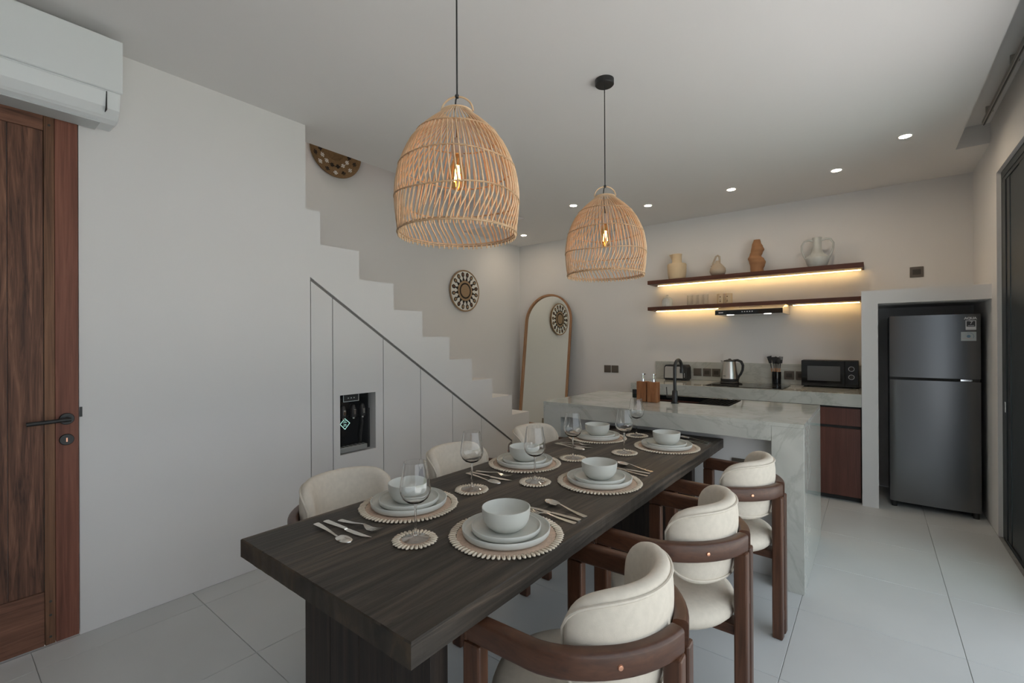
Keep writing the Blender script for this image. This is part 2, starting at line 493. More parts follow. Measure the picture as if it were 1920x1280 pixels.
for k in range(3):
    x0 = fx0 + 0.014 + k * 0.05; x1 = x0 + 0.036; y1 = DY1 - 0.04 - k * 0.045; y0 = y1 - 1.15
    fr = MB()
    fr.box(x0, x1, y1 - 0.085, y1, 0.016, DZ - 0.078); fr.box(x0, x1, y0, y0 + 0.085, 0.016, DZ - 0.078)
    fr.box(x0, x1, y0 + 0.085, y1 - 0.085, 0.016, 0.11); fr.box(x0, x1, y0 + 0.085, y1 - 0.085, DZ - 0.16, DZ - 0.078)
    lf = obj('door_leaf', fr, M['alu'], sd, bevel=0.003)
    box('pane', (x0 + 0.014, x0 + 0.022, y0 + 0.086, y1 - 0.086, 0.111, DZ - 0.161), M['pane'], lf)
    if k == 0:
        ld = box('latch', (fx0 - 0.003, fx0 - 0.0002, 4.378, 4.402, 0.855, 0.925), M['chrome'], lf, 0.002, label='small silver flush latch')
for ya, yb, xo in ((4.372, 4.453, 0.0), (4.286, 4.366, 0.006), (4.03, 4.280, 0.010), (3.90, 4.022, 0.004)):
    box('mullion', (fx0 + xo, fx0 + 0.0135, ya, yb, 0.016, DZ - 0.078), M['alu'], sd, 0.002)
# curtain rail in the ceiling trough
cr = thing('curtain_rail', 'slim metal curtain rail inside the ceiling trough', 'curtain rail')
box('rail', (0.594, 0.612, -0.5, 4.50, 2.812, 2.838), M['rail'], cr)
box('runner_slot', (0.600, 0.606, -0.5, 4.502, 2.808, 2.812), M['black'], cr)
for y in (4.35, 3.65, 2.95, 2.2, 1.2, 0.2):
    b = box('bracket', (0.592, 0.628, y - 0.006, y + 0.006, 2.838, 2.879), M['rail'], cr)

# ================================================================== LEFT SIDE
# hardwood door
dr = thing('door_2', 'red-brown hardwood plank door with black lever handle', 'door', kind='structure')
dx0, dx1 = XL - 0.035, XL + 0.012
box('stile', (dx0, dx1, 0.356, 0.432, 0.012, 2.38), M['door2'], dr, 0.002)
box('inner_stile', (dx0, dx1 - 0.001, 0.322, 0.355, 0.012, 2.38), M['door3'], dr, 0.0015)
box('stile', (dx0, dx1, -0.470, -0.37, 0.012, 2.38), M['door2'], dr, 0.002)
box('top_rail', (dx0, dx1 - 0.003, -0.369, 0.321, 2.272, 2.38), M['door4'], dr, 0.002)
box('bottom_rail', (dx0, dx1 - 0.003, -0.369, 0.321, 0.012, 0.248), M['door4'], dr, 0.002)
edges = [-0.369, -0.255, -0.13, -0.02, 0.095, 0.213, 0.321]
for k in range(6):
    box('plank', (dx0 + 0.006, dx1 - 0.006 - 0.001 * (k % 2), edges[k] + 0.001, edges[k + 1] - 0.001, 0.249, 2.271), M['door'], dr, 0.002)
for z in (0.045, 0.14, 0.20, 2.30, 2.345):
    obj('dowel', MB().lathe([(0, 0.0005), (0.005, 0.0005), (0.005, -0.01), (0, -0.01)], 12), M['gap'], dr, loc=(dx1 - 0.0005, 0.339, z), rot=(0, math.pi / 2, 0))
def disc_x(name, r, x, y, z, t, mat, parent, sz=1.0, **k):
    return obj(name, MB().lathe([(0, 0), (r, 0), (r, t * 0.6), (r * 0.92, t), (0, t)], 32, sx=sz), mat, parent, smooth=True, loc=(x, y, z), rot=(0, math.pi / 2, 0), **k)
ro = disc_x('handle_rose', 0.026, dx1, 0.392, 0.998, 0.010, M['black'], dr)
hp = MB().tube([(dx1 + 0.008, 0.392, 0.998), (dx1 + 0.045, 0.392, 0.998)], 0.009, 12)
hp.tube([(dx1 + 0.045, 0.401, 0.998), (dx1 + 0.045, 0.262, 0.993)], 0.009, 12)
obj('lever', hp, M['black'], dr, smooth=True)
es = disc_x('keyhole_plate', 0.025, dx1, 0.392, 0.905, 0.008, M['black'], dr)
box('keyhole', (dx1 + 0.008, dx1 + 0.0085, 0.3895, 0.3945, 0.895, 0.913), M['copper'], dr)
box('strike', (XL + 0.0005, XL + 0.004, 0.4365, 0.446, 1.0, 1.045), M['black'], dr)

# air conditioner
ac = thing('air_conditioner', 'white split air conditioner mounted above the wooden door', 'air conditioner', (XL, 0, 0))
acp = [(0.0, 2.705), (0.17, 2.705), (0.200, 2.69), (0.198, 2.45), (0.185, 2.385), (0.15, 2.350), (0.12, 2.338), (0.0, 2.345)]
obj('body', MB().prism(acp, lambda u, v, d: (u + 0.002, d, v), -0.42, 0.548), M['acwhite'], ac, bevel=0.008)
fp = [(0.200, 2.692), (0.214, 2.69), (0.216, 2.684), (0.213, 2.462), (0.208, 2.458), (0.198, 2.458)]
obj('front_panel', MB().prism(fp, lambda u, v, d: (u, d, v), -0.425, 0.553), M['acwhite'], ac, bevel=0.003)
fl = [(0.2025, 2.452), (0.206, 2.449), (0.193, 2.388), (0.168, 2.357), (0.163, 2.362), (0.188, 2.391)]
obj('louvre', MB().prism(fl, lambda u, v, d: (u, d, v), -0.38, 0.496), M['acwhite'], ac)
box('louvre_gap', (0.160, 0.2065, 0.497, 0.4995, 2.37, 2.452), M['gap'], ac)
box('outlet', (0.02, 0.13, -0.38, 0.49, 2.333, 2.3395), M['acgrey'], ac)

# understair cupboard
uc = thing('understair_cupboard', 'white flush cupboard doors under the stair slope', 'cupboard')
box('backing', (XL - 0.087, XL - 0.075, 1.55, 2.9, 0.01, 0.85), M['gap'], uc)
def slant(y): return 1.762 - (y - 1.541) * (1.762 / 2.635)
g = 0.0028
ed = [1.545, 1.700, 2.107, 2.465, 2.822, 3.194, 4.0]
nich = (1.752, 2.038, 0.562, 0.973)
for k in range(6):
    a, b = ed[k] + g, ed[k + 1] - g
    t0, t1 = slant(a) - 0.022, slant(b) - 0.022
    if k == 1:
        mb = MB(); X0, X1 = XL - 0.024, XL - 0.003
        n0, n1, nz0, nz1 = nich
        f3 = lambda u, v, d: (d, u, v)
        mb.prism([(a, 0.01), (b, 0.01), (b, nz0), (a, nz0)], f3, X0, X1)
        mb.prism([(a, nz0), (n0, nz0), (n0, nz1), (a, nz1)], f3, X0, X1)
        mb.prism([(n1, nz0), (b, nz0), (b, nz1), (n1, nz1)], f3, X0, X1)
        mb.prism([(a, nz1), (b, nz1), (b, t1), (a, t0)], f3, X0, X1)
        obj('door', mb, M['cabwhite'], uc)
    else:
        obj('door', MB().prism([(a, 0.01), (b, 0.01), (b, max(t1, 0.03)), (a, t0)], lambda u, v, d: (d, u, v), XL - 0.024, XL - 0.003), M['cabwhite'], uc)
nb = MB(); n0, n1, nz0, nz1 = nich
nb.box(XL - 0.20, XL - 0.024, n0 - 0.008, n0, nz0 - 0.008, nz1 + 0.008); nb.box(XL - 0.20, XL - 0.024, n1, n1 + 0.008, nz0 - 0.008, nz1 + 0.008)
nb.box(XL - 0.20, XL - 0.024, n0, n1, nz0 - 0.008, nz0); nb.box(XL - 0.20, XL - 0.024, n0, n1, nz1, nz1 + 0.008); nb.box(XL - 0.208, XL - 0.2, n0 - 0.008, n1 + 0.008, nz0 - 0.008, nz1 + 0.008)
obj('niche_box', nb, M['cabwhite'], uc)
sg = [(1.545, slant(1.545)), (4.16, slant(4.16)), (4.16, slant(4.16) - 0.018), (1.545, slant(1.545) - 0.018)]
obj('shadow_trim', MB().prism(sg, lambda u, v, d: (d, u, v), XL - 0.03, XL - 0.012), M['trimgrey'], uc)
obj('shadow_trim', MB().box(XL - 0.03, XL - 0.014, 1.5412, 1.5475, 0.01, 1.74), M['gap'], uc)
obj('gap_backing', MB().box(XL - 0.028, XL - 0.0245, 1.69, 1.712, 0.01, 1.6).box(XL - 0.028, XL - 0.0245, 2.095, 2.12, 0.01, 1.34).box(XL - 0.028, XL - 0.0245, 2.455, 2.475, 0.01, 1.10).box(XL - 0.028, XL - 0.0245, 2.812, 2.832, 0.01, 0.86).box(XL - 0.028, XL - 0.0245, 3.184, 3.204, 0.01, 0.61), M['trimgrey'], uc)

# water dispenser set into the second door
wd = thing('water_dispenser', 'black built-in water dispenser with three taps and lit diamond emblem', 'water dispenser', (XL - 0.196, (n0 + n1) / 2, nz0 + 0.001))
ww = (n1 - n0) - 0.012; hh = nz1 - nz0 - 0.006
box('body', (0.0, 0.130, -ww / 2, ww / 2 - 0.012, 0.0, hh), M['gloss'], wd, 0.004)
box('hood', (0.130, 0.150, -ww / 2, ww / 2 - 0.03, hh - 0.155, hh), M['gloss'], wd, 0.006)
dp = box('display', (0.1505, 0.153, -0.095, 0.03, hh - 0.05, hh - 0.002), M['blackm'], wd)
fr = MB().box(0.153, 0.1545, -0.095, 0.03, hh - 0.05, hh - 0.046).box(0.153, 0.1545, -0.095, -0.091, hh - 0.046, hh - 0.002).box(0.153, 0.1545, 0.026, 0.03, hh - 0.046, hh - 0.002)
obj('display_frame', fr, M['silverp'], dp)
for y in (-0.055, -0.032, -0.009): box('display_icon', (0.153, 0.1545, y - 0.004, y + 0.004, hh - 0.028, hh - 0.021), M['silverp'], dp)
for y in (-0.098, -0.018, 0.055):
    tp = obj('tap', MB().lathe([(0, 0), (0.02, 0), (0.022, 0.05), (0.012, 0.085), (0, 0.09)], 20).box(-0.004, 0.02, -0.010, 0.010, 0.0, 0.03), M['blackm'], wd, smooth=True, loc=(0.155, y, hh - 0.16))
    obj('spout', MB().lathe([(0, -0.012), (0.007, -0.012), (0.008, 0.0), (0, 0.0)], 12), M['chrome'], tp, smooth=True, loc=(0.006, 0, 0))
    box('lever', (0.018, 0.024, -0.009, 0.009, 0.02, 0.055), M['chrome'], tp, 0.002)
dm = MB()
dc = [(0, 0.038), (0.040, 0), (0, -0.042), (-0.040, 0)]
dq = [(u * 0.88, v * 0.88) for u, v in dc]
for k in range(4):
    j = (k + 1) % 4
    dm.prism([dc[k], dc[j], dq[j], dq[k]], lambda u, v, d: (d, u - 0.068, v + 0.20), 0.1305, 0.132)
emb = obj('emblem', dm, M['diam'], wd, label='lit white diamond emblem')
for v, w in ((0.019, 0.009), (0.008, 0.014), (-0.006, 0.010), (-0.016, 0.012)):
    box('emblem_line', (0.1305, 0.132, -0.068 - w, -0.068 + w, 0.20 + v - 0.0012, 0.20 + v + 0.0012), M['diam'], emb)
obj('hose', MB().tube([(0.15, 0.055, hh - 0.17), (0.148, 0.062, 0.2), (0.145, 0.048, 0.10), (0.142, 0.05, 0.055)], 0.006, 10), M['clear'], wd, smooth=True)
ty = box('drip_tray', (0.1305, 0.186, -ww / 2, ww / 2 - 0.06, 0.008, 0.045), M['traycol'], wd, 0.004)
for k in range(6): box('grille_slot', (0.138, 0.178, -0.11 + k * 0.032, -0.098 + k * 0.032, 0.045, 0.0458), M['gap'], ty)

# woven wall plates on the stair wall
def lens_poly(w, h): return [(0, -h), (w, 0), (0, h), (-w, 0)]
def polar(parent, mat, name, poly, rad, ang, x0, x1, label=None):
    ca, sa = math.cos(ang), math.sin(ang)
    def fn(u, v, d):
        yy = u; zz = v + rad
        return (d, yy * ca + zz * sa, -yy * sa + zz * ca)
    return obj(name, MB().prism(poly, fn, x0, x1), mat, parent)
p2 = thing('woven_plate', 'round woven plate with white diamonds and brown dots, beside the mirror', 'wall plate', (XS + 0.004, 4.222, 1.984))
RY = Matrix.Rotation(math.pi / 2, 4, 'Y')
def lathe_x(name, prof, mat, parent, n=64):
    mb = MB().lathe(prof, n)
    mb.v = [(z, x, y) for x, y, z in mb.v]
    return obj(name, mb, mat, parent, smooth=True)
lathe_x('rim', [(0, 0), (0.245, 0), (0.263, 0.022), (0.263, 0.034), (0.255, 0.036), (0.246, 0.028), (0, 0.024)], M['baskett'], p2)
lathe_x('white_field', [(0.12, 0.026), (0.246, 0.030), (0.246, 0.031), (0.12, 0.028)], M['basketw'], p2)
lathe_x('inner_band', [(0, 0.026), (0.130, 0.029), (0.132, 0.031), (0.127, 0.034), (0.102, 0.034), (0, 0.030)], M['baskett'], p2)
lathe_x('black_ring', [(0.082, 0.033), (0.100, 0.0345), (0.100, 0.036), (0.082, 0.0355)], M['basketk'], p2)
lathe_x('centre', [(0, 0.031), (0.080, 0.034), (0.078, 0.037), (0, 0.037)], M['baskett'], p2)
for k in range(16):
    a = 2 * math.pi * (k + 0.5) / 16
    polar(p2, M['basketk'], 'black_wedge', [(-0.022, 0.128), (0.022, 0.128), (0.006, 0.166), (0.008, 0.174), (-0.008, 0.174), (-0.006, 0.166)], 0, a, 0.030, 0.0335)
    hx = [(0.027 * math.cos(t * math.pi / 3 + math.pi / 6), 0.205 + 0.034 * math.sin(t * math.pi / 3 + math.pi / 6)) for t in range(6)]
    hb = polar(p2, M['basketk'], 'dark_hexagon', hx, 0, a, 0.031, 0.0335)
    hi = [(u * 0.60, 0.205 + (v - 0.205) * 0.60) for u, v in hx]
    polar(p2, M['baskett'] if k % 3 else M['basketr'], 'brown_dot', hi, 0, a, 0.0335, 0.035)

p1 = thing('woven_bowl_plate', 'brown woven plate with black and white bead clusters, high in the stairwell', 'wall plate', (XS + 0.004, 2.445, 3.195))
lathe_x('disc', [(0, 0), (0.25, 0), (0.272, 0.04), (0.27, 0.046), (0.25, 0.03), (0.18, 0.016), (0.10, 0.012), (0.095, 0.016), (0, 0.018)], M['basket'], p1)
def cluster(ang, rad, mat, xo):
    mb = MB()
    for i in (-1.5, -0.5, 0.5, 1.5):
        for j in (-1, 0, 1):
            if abs(i) > 1 and abs(j) > 0.5: continue
            u, v = i * 0.0125, rad + j * 0.0125
            ca, sa = math.cos(ang), math.sin(ang)
            def fn(a, b, d): return (d, a * ca + b * sa, -a * sa + b * ca)
            mb.prism([(u - 0.005, v - 0.005), (u + 0.005, v - 0.005), (u + 0.005, v + 0.005), (u - 0.005, v + 0.005)], fn, xo, xo + 0.006)
    obj('bead_cluster', mb, mat, p1)
for k in range(16):
    a = 2 * math.pi * k / 16
    cluster(a, 0.222, M['basketk'] if k % 2 else M['basketw'], 0.022)
    cluster(a + 0.2, 0.155, M['basketk'] if k % 4 in (0, 3) else M['basketw'], 0.013)

# leaning arched mirror on the stair landing
mw, mh = 0.76, 1.80
mr = thing('arched_mirror', 'tall arched mirror with thin wooden frame leaning on the back wall', 'mirror', (-3.535, 5.145, 0.2015))
tilt = -math.atan2(0.222, 1.78)
def arch(w, h, o, n=28):
    r = w / 2 - o
    pts = [(-r, o), (r, o)]
    for i in range(n + 1):
        a = math.pi * i / n
        pts.append((r * math.cos(a), h - w / 2 + r * math.sin(a)))
    return pts
def mfn(u, v, d):
    return (u, v * math.sin(-tilt) + d * math.cos(tilt), v * math.cos(tilt) + d * math.sin(tilt) + 0.003)
A, B = arch(mw, mh, 0), arch(mw, mh, 0.024)
fm = MB()
rings = [[mfn(u, v, d) for u, v in P] for P, d in ((A, 0.0), (A, -0.03), (B, -0.03), (B, -0.006))]
n = len(A)
b0 = 0
for r in rings: fm.v += [tuple(p) for p in r]
for k in range(3):
    for i in range(n):
        j = (i + 1) % n
        fm.f.append((k * n + i, k * n + j, (k + 1) * n + j, (k + 1) * n + i))
obj('frame', fm, M['oak'], mr)
obj('back_board', MB().prism(A, mfn, -0.004, 0.0), M['gap'], mr)
obj('glass', MB().prism(B, mfn, -0.008, -0.004), M['mirror'], mr)
obj('corner_mark', MB().prism([(0.005, 0.03), (0.085, 0.03), (0.085, 0.10), (0.005, 0.10)], mfn, -0.0095, -0.0082), M['sticker'], mr, label='small olive sticker on the glass')  # small flat olive square low on the glass

# ================================================================== KITCHEN BACK RUN
ky = 4.67
wt = thing('kitchen_worktop', 'grey marbled quartz worktop along the back wall', 'worktop')
box('slab', (-2.052, -0.079, ky, YB - 0.002, 0.79, 0.895), M['quartz'], wt, 0.002)
box('upstand', (-2.052, -0.079, YB - 0.022, YB - 0.002, 0.8955, 1.098), M['quartz'], wt, 0.002)
cw = (2.052 - 0.079) / 3
for k in range(3):
    x0 = -2.052 + k * cw; x1 = x0 + cw
    nm = ['leftmost', 'middle', 'rightmost'][k]
    lab = ['mahogany base cabinet at the left end of the back run', 'mahogany base cabinet in the middle of the back run', 'mahogany base cabinet beside the refrigerator portal'][k]
    cb = thing('base_cabinet', lab, 'cabinet', (x0, 0, 0), group='mahogany base cabinets')
    box('body', (0.001, cw - 0.001, ky + 0.05, YB - 0.004, 0.06, 0.789), M['gap'], cb)
    box('plinth', (0.001, cw - 0.001, ky + 0.08, ky + 0.10, 0.0, 0.06), M['gap'], cb)
    box('drawer', (0.004, cw - 0.006, ky + 0.028, ky + 0.049, 0.628, 0.772), M['cabred'], cb, 0.0015)
    box('door', (0.004, cw - 0.006, ky + 0.028, ky + 0.049, 0.045, 0.605), M['cabred'], cb, 0.0015)

def shelf(name, lab, z1, z0, strips, yl):
    t = thing(name, lab, 'shelf', group='floating wall shelves')
    box('board', (-2.055, -0.079 if z1 < 1.9 else -0.066, 5.16, YB - 0.002, z0, z1), M['shelf'], t, 0.0015)
    for a, b in strips:
        st = box('led_strip', (a, b, yl, yl + 0.005, z0 - 0.005, z0 - 0.0005), M['led'], t, label='glowing warm light strip')
    return t
shelf('wall_shelf', 'upper mahogany wall shelf holding the ceramic vases', 2.032, 1.988, [(-2.0, -0.09)], 5.345)
shelf('wall_shelf', 'lower mahogany wall shelf above the cooker hood', 1.728, 1.6885, [(-2.02, -1.27), (-0.63, -0.10)], 5.345)

# cooker hood
hdz = 1.596
hood = thing('cooker_hood', 'slim steel cooker hood with black glass front under the lower shelf', 'cooker hood', (-0.96, 4.93, hdz))
hp_ = [(0.0, 0.0), (0.47, 0.0), (0.47, 0.090), (0.19, 0.092), (0.006, 0.046), (0.0, 0.040)]
obj('body', MB().prism(hp_, lambda u, v, d: (d, u, v), -0.295, 0.295), M['steel'], hood)
gl = box('glass_front', (-0.297, 0.297, -0.010, -0.001, -0.002, 0.043), M['gloss'], hood, 0.001)
for k in range(4): box('brand_letter', (-0.262 + k * 0.011, -0.254 + k * 0.011, -0.0108, -0.0102, 0.016, 0.024), M['white'], gl)
for k in range(5): box('button', (-0.052 + k * 0.022, -0.042 + k * 0.022, -0.0125, -0.0102, 0.018, 0.028), M['chrome'], gl, 0.001)
for k in range(22):
    u = 0.12; v = 0.046 + (u - 0.006) * 0.25
    obj('vent_slot', MB().prism([(u - 0.018, v - 0.0045 + 0.0006), (u + 0.018, v + 0.0045 + 0.0006), (u + 0.018, v + 0.0045 + 0.0016), (u - 0.018, v - 0.0045 + 0.0016)], lambda a, b, d: (d, a, b), -0.10 + k * 0.0095, -0.0965 + k * 0.0095), M['gap'], hood)
for x in (-0.165, 0.165):
    box('lamp', (x - 0.03, x + 0.03, 0.03, 0.055, -0.004, -0.0005), M['hoodled'], hood)

# plates on the walls
def wall_plate(name, lab, cat, x, y, z, kind, s=0.086, group=None):
    t = thing(name, lab, cat, (x, y, z), group=group)
    box('cover', (-s / 2, s / 2, -0.009, 0, -s / 2, s / 2), M['plate'], t, 0.003)
    if kind == 'switch':
        box('rocker', (-s * 0.42, s * 0.42, -0.013, -0.0092, -s * 0.42, s * 0.42), M['plate'], t, 0.002)
    else:
        box('insert', (-s * 0.30, s * 0.30, -0.011, -0.0092, -s * 0.25, s * 0.25), M['plate2'], t, 0.002)
        for dx in (-0.0095, 0.0095):
            obj('pin_hole', MB().lathe([(0, 0), (0.003, 0), (0.003, 0.001), (0, 0.001)], 10), M['gap'], t, loc=(dx, -0.011, 0), rot=(math.pi / 2, 0, 0))
    return t
wall_plate('light_switch', 'left of two bronze light switches on the wall by the mirror', 'switch', -2.687, YB, 0.985, 'switch', 0.092)
wall_plate('light_switch', 'right of two bronze light switches on the wall by the mirror', 'switch', -2.584, YB, 0.985, 'switch', 0.092)
ub = YB - 0.0225
wall_plate('light_switch', 'bronze light switch between toaster and sockets on the upstand', 'switch', -1.565, ub, 0.985, 'switch')
wall_plate('power_socket', 'bronze socket on the upstand next to the switch', 'socket', -1.463, ub, 0.985, 'socket')
wall_plate('power_socket', 'bronze socket on the upstand next to the kettle', 'socket', -1.366, ub, 0.985, 'socket')
wall_plate('power_socket', 'bronze socket on the upstand by the utensil pot', 'socket', -0.672, ub, 0.985, 'socket')
wall_plate('power_socket', 'bronze socket half hidden behind the microwave', 'socket', -0.570, ub, 0.985, 'socket')
wall_plate('power_socket', 'bronze socket high on the wall above the refrigerator', 'socket', 0.302, YB, 1.934, 'socket', 0.092)

# vases on the upper shelf
zs = 2.0325
jg = thing('pitcher', 'cream ceramic pitcher with wide body at the shelf end', 'pitcher', (-1.752, 5.27, zs))
obj('body', MB().lathe([(0, 0), (0.084, 0), (0.092, 0.02), (0.101, 0.09), (0.104, 0.163), (0.099, 0.176), (0.06, 0.181), (0.052, 0.195), (0.052, 0.262), (0.056, 0.286), (0.050, 0.286), (0.045, 0.26), (0.044, 0.19), (0, 0.12)], 40), M['jug'], jg, smooth=True)
sp = MB().loft([[(-0.046, -0.022, 0.225), (-0.052, 0, 0.215), (-0.046, 0.022, 0.225)], [(-0.050, -0.026, 0.286), (-0.086, 0, 0.290), (-0.050, 0.026, 0.286)]], cap=True)
obj('spout', sp, M['jug'], jg)
sv = thing('handled_vase', 'small beige gourd vase with a loop handle', 'vase', (-1.316, 5.27, zs))
obj('body', MB().lathe([(0, 0), (0.045, 0), (0.07, 0.02), (0.082, 0.05), (0.075, 0.085), (0.05, 0.115), (0.028, 0.14), (0.02, 0.165), (0.014, 0.166), (0.016, 0.14), (0, 0.1)], 36), M['pebble'], sv, smooth=True)
obj('handle', MB().tube([(-0.045, 0, 0.112), (-0.05, 0, 0.135), (-0.032, 0, 0.175), (-0.018, 0, 0.21), (0.0, 0, 0.222), (0.018, 0, 0.205), (0.020, 0, 0.17), (0.018, 0, 0.145)], 0.010, 10), M['pebble'], sv, smooth=True)
obj('spout', MB().tube([(-0.045, 0, 0.09), (-0.062, -0.005, 0.118)], [0.016, 0.011], 12), M['pebble'], sv, smooth=True)
tv = thing('sculptural_vase', 'terracotta vase with bulging twisted silhouette', 'vase', (-0.936, 5.27, zs))
lft = [(345, 47), (300, 50), (270, 58), (248, 67), (226, 55), (200, 45), (160, 38), (123, 24)]
rgt = [(345, 48), (322, 45), (300, 55), (276, 62), (254, 50), (236, 30), (214, 40), (192, 52), (170, 42), (145, 28), (123, 23)]
def ext(tab, y):
    for (a, p), (b, q) in zip(tab, tab[1:]):
        if b <= y <= a:
            f = (a - y) / (a - b); f = f * f * (3 - 2 * f)
            return p + (q - p) * f
    return tab[-1][1]
tr = []
for i in range(45):
    yy = 345 - 222 * i / 44
    l, r = ext(lft, yy) * 0.00128, ext(rgt, yy) * 0.00128
    cx, rr = (r - l) / 2, (r + l) / 2
    tr.append([(cx + rr * math.cos(2 * math.pi * k / 36), 0.8 * rr * math.sin(2 * math.pi * k / 36), 0.337 * i / 44) for k in range(36)])
obj('body', MB().loft(tr), M['terra'], tv, smooth=True, sharp=60)
am = thing('amphora', 'grey glazed amphora with two tall loop handles', 'amphora', (-0.420, 5.27, zs))
obj('body', MB().lathe([(0, 0), (0.068, 0), (0.085, 0.03), (0.098, 0.075), (0.098, 0.09), (0.085, 0.105), (0.055, 0.13), (0.042, 0.16), (0.036, 0.20), (0.036, 0.262), (0.040, 0.285), (0.034, 0.286), (0.030, 0.26), (0.028, 0.18), (0, 0.1)], 40), M['amph'], am, smooth=True)
for s in (-1, 1):
    obj('handle', MB().tube([(s * 0.034, 0, 0.255), (s * 0.07, 0, 0.268), (s * 0.105, 0, 0.258), (s * 0.126, 0, 0.22), (s * 0.124, 0, 0.17), (s * 0.108, 0, 0.12), (s * 0.092, 0, 0.085)], 0.0095, 10), M['amph'], am, smooth=True)

# lower shelf
zs = 1.7285
jr = thing('ribbed_jar', 'small ribbed glass jar with knobbed lid on the lower shelf', 'jar', (-1.862, 5.27, zs))
rib = []
for z, r in ((0, 0.050), (0.005, 0.056), (0.075, 0.056), (0.088, 0.048)):
    rib.append([((r + 0.0025 * math.cos(16 * 2 * math.pi * i / 96)) * math.cos(2 * math.pi * i / 96), (r + 0.0025 * math.cos(16 * 2 * math.pi * i / 96)) * math.sin(2 * math.pi * i / 96), z) for i in range(96)])
obj('body', MB().loft(rib), M['amph'], jr, smooth=True)
obj('lid', MB().lathe([(0, 0.089), (0.05, 0.089), (0.036, 0.108), (0.012, 0.120), (0.009, 0.126), (0.012, 0.134), (0, 0.140)], 28), M['amph'], jr, smooth=True)
def cup(name, lab, cat, x, y, r, h, mat, group):
    t = thing(name, lab, cat, (x, y, zs), group=group)
    obj('wall', MB().lathe([(0, 0), (r * 0.92, 0), (r, 0.01), (r, h), (r - 0.002, h), (r - 0.003, 0.012), (0, 0.008)], 24), mat, t, smooth=True)
    return t
tl = ['leftmost', 'second from the left', 'third from the left', 'rightmost']
for k in range(4):
    t = cup('drinking_glass', 'clear drinking glass, %s in the row on the lower shelf' % tl[k], 'glass', -1.610 + k * 0.058, 5.255, 0.027, 0.118, M['clear'], 'drinking glasses on the lower shelf')
    obj('rim', MB().tube([(0.027 * math.cos(a * math.pi / 12), 0.027 * math.sin(a * math.pi / 12), 0.118) for a in range(24)], 0.0012, 6, closed=True), M['white'], t, smooth=True)
for k in range(2):
    t = cup('patterned_mug', 'pale mug with brown dot pattern, %s of two' % ('left' if k == 0 else 'right'), 'mug', -1.285 + k * 0.081, 5.255, 0.035, 0.108, M['jug'], 'patterned mugs on the lower shelf')
    for z, s in ((0.075, 0.007), (0.045, 0.004), (0.028, 0.007)):
        obj('print_dot', MB().lathe([(0, -s), (s * 0.8, -s * 0.5), (s, 0), (s * 0.8, s * 0.5), (0, s)], 12, sx=1, sy=0.25), M['basketr'], t, smooth=True, loc=(0.004 - 0.012 * k, -0.0352, z))
    obj('handle', MB().tube([(0, 0.034, 0.09), (0, 0.052, 0.085), (0, 0.056, 0.055), (0, 0.034, 0.03)], 0.004, 8), M['jug'], t, smooth=True)

# worktop appliances
zk = 0.8955
ts = thing('toaster', 'steel toaster with black ends on the worktop', 'toaster', (-1.758, 5.285, zk))
tp_ = [(-0.132, 0.012), (0.132, 0.012), (0.128, 0.145), (0.112, 0.172), (-0.112, 0.172), (-0.128, 0.145)]
obj('body', MB().prism(tp_, lambda u, v, d: (u, d, v), -0.076, 0.076), M['blackm'], ts, bevel=0.006)
obj('steel_side', MB().prism([(-0.118, 0.024), (0.085, 0.024), (0.082, 0.142), (0.074, 0.154), (-0.104, 0.154), (-0.115, 0.142)], lambda u, v, d: (u, d, v), -0.0795, -0.0765), M['steel'], ts, bevel=0.001)
for y in (-0.03, 0.03): box('bread_slot', (-0.10, 0.07, y - 0.012, y + 0.012, 0.1722, 0.1732), M['gap'], ts)
for k in range(4): box('button', (0.098, 0.106, -0.0785, -0.0762, 0.035 + k * 0.013, 0.042 + k * 0.013), M['chrome'], ts)
box('foot', (-0.12, 0.12, -0.06, 0.06, 0.0, 0.0118), M['blackm'], ts)

hb = thing('induction_hob', 'flat black glass induction hob in the worktop', 'hob', (-0.975, 4.985, zk))
box('glass', (-0.335, 0.335, -0.235, 0.235, 0.0, 0.005), M['gloss'], hb, 0.001)
for x, y, r in ((-0.17, 0.06, 0.10), (0.17, 0.06, 0.10)):
    obj('zone_ring', MB().tube([(x + r * math.cos(a * math.pi / 24), y + r * math.sin(a * math.pi / 24), 0.0052) for a in range(48)], 0.0008, 4, closed=True), M['plate2'], hb)
kt = thing('kettle', 'brushed steel kettle with black handle on the hob', 'kettle', (-1.163, 5.10, zk + 0.0055))
obj('power_base', MB().lathe([(0, 0), (0.088, 0), (0.09, 0.008), (0.082, 0.022), (0, 0.022)], 36), M['blackm'], kt, smooth=True)
obj('body', MB().lathe([(0, 0.023), (0.082, 0.023), (0.083, 0.040), (0.0825, 0.042), (0.078, 0.10), (0.068, 0.17), (0.060, 0.222), (0, 0.222)], 40), M['steel'], kt, smooth=True)
obj('base_collar', MB().lathe([(0.0835, 0.023), (0.0855, 0.025), (0.0855, 0.047), (0.0835, 0.049)], 40), M['blackm'], kt, smooth=True)
obj('lid', MB().lathe([(0, 0.2225), (0.058, 0.2225), (0.056, 0.232), (0.03, 0.24), (0.014, 0.243), (0.012, 0.25), (0, 0.252)], 32), M['blackm'], kt, smooth=True)
obj('spout', MB().prism([(-0.050, 0.222), (-0.085, 0.236), (-0.078, 0.20), (-0.062, 0.18)], lambda u, v, d: (u, d, v), -0.014, 0.014), M['steel'], kt)
obj('handle', MB().tube([(0.035, 0, 0.234), (0.075, 0, 0.236), (0.108, 0, 0.222), (0.124, 0, 0.185), (0.120, 0, 0.14), (0.104, 0, 0.10), (0.084, 0, 0.07), (0.078, 0, 0.045)], [0.010, 0.013, 0.014, 0.013, 0.012, 0.012, 0.011, 0.010], 10), M['blackm'], kt, smooth=True)
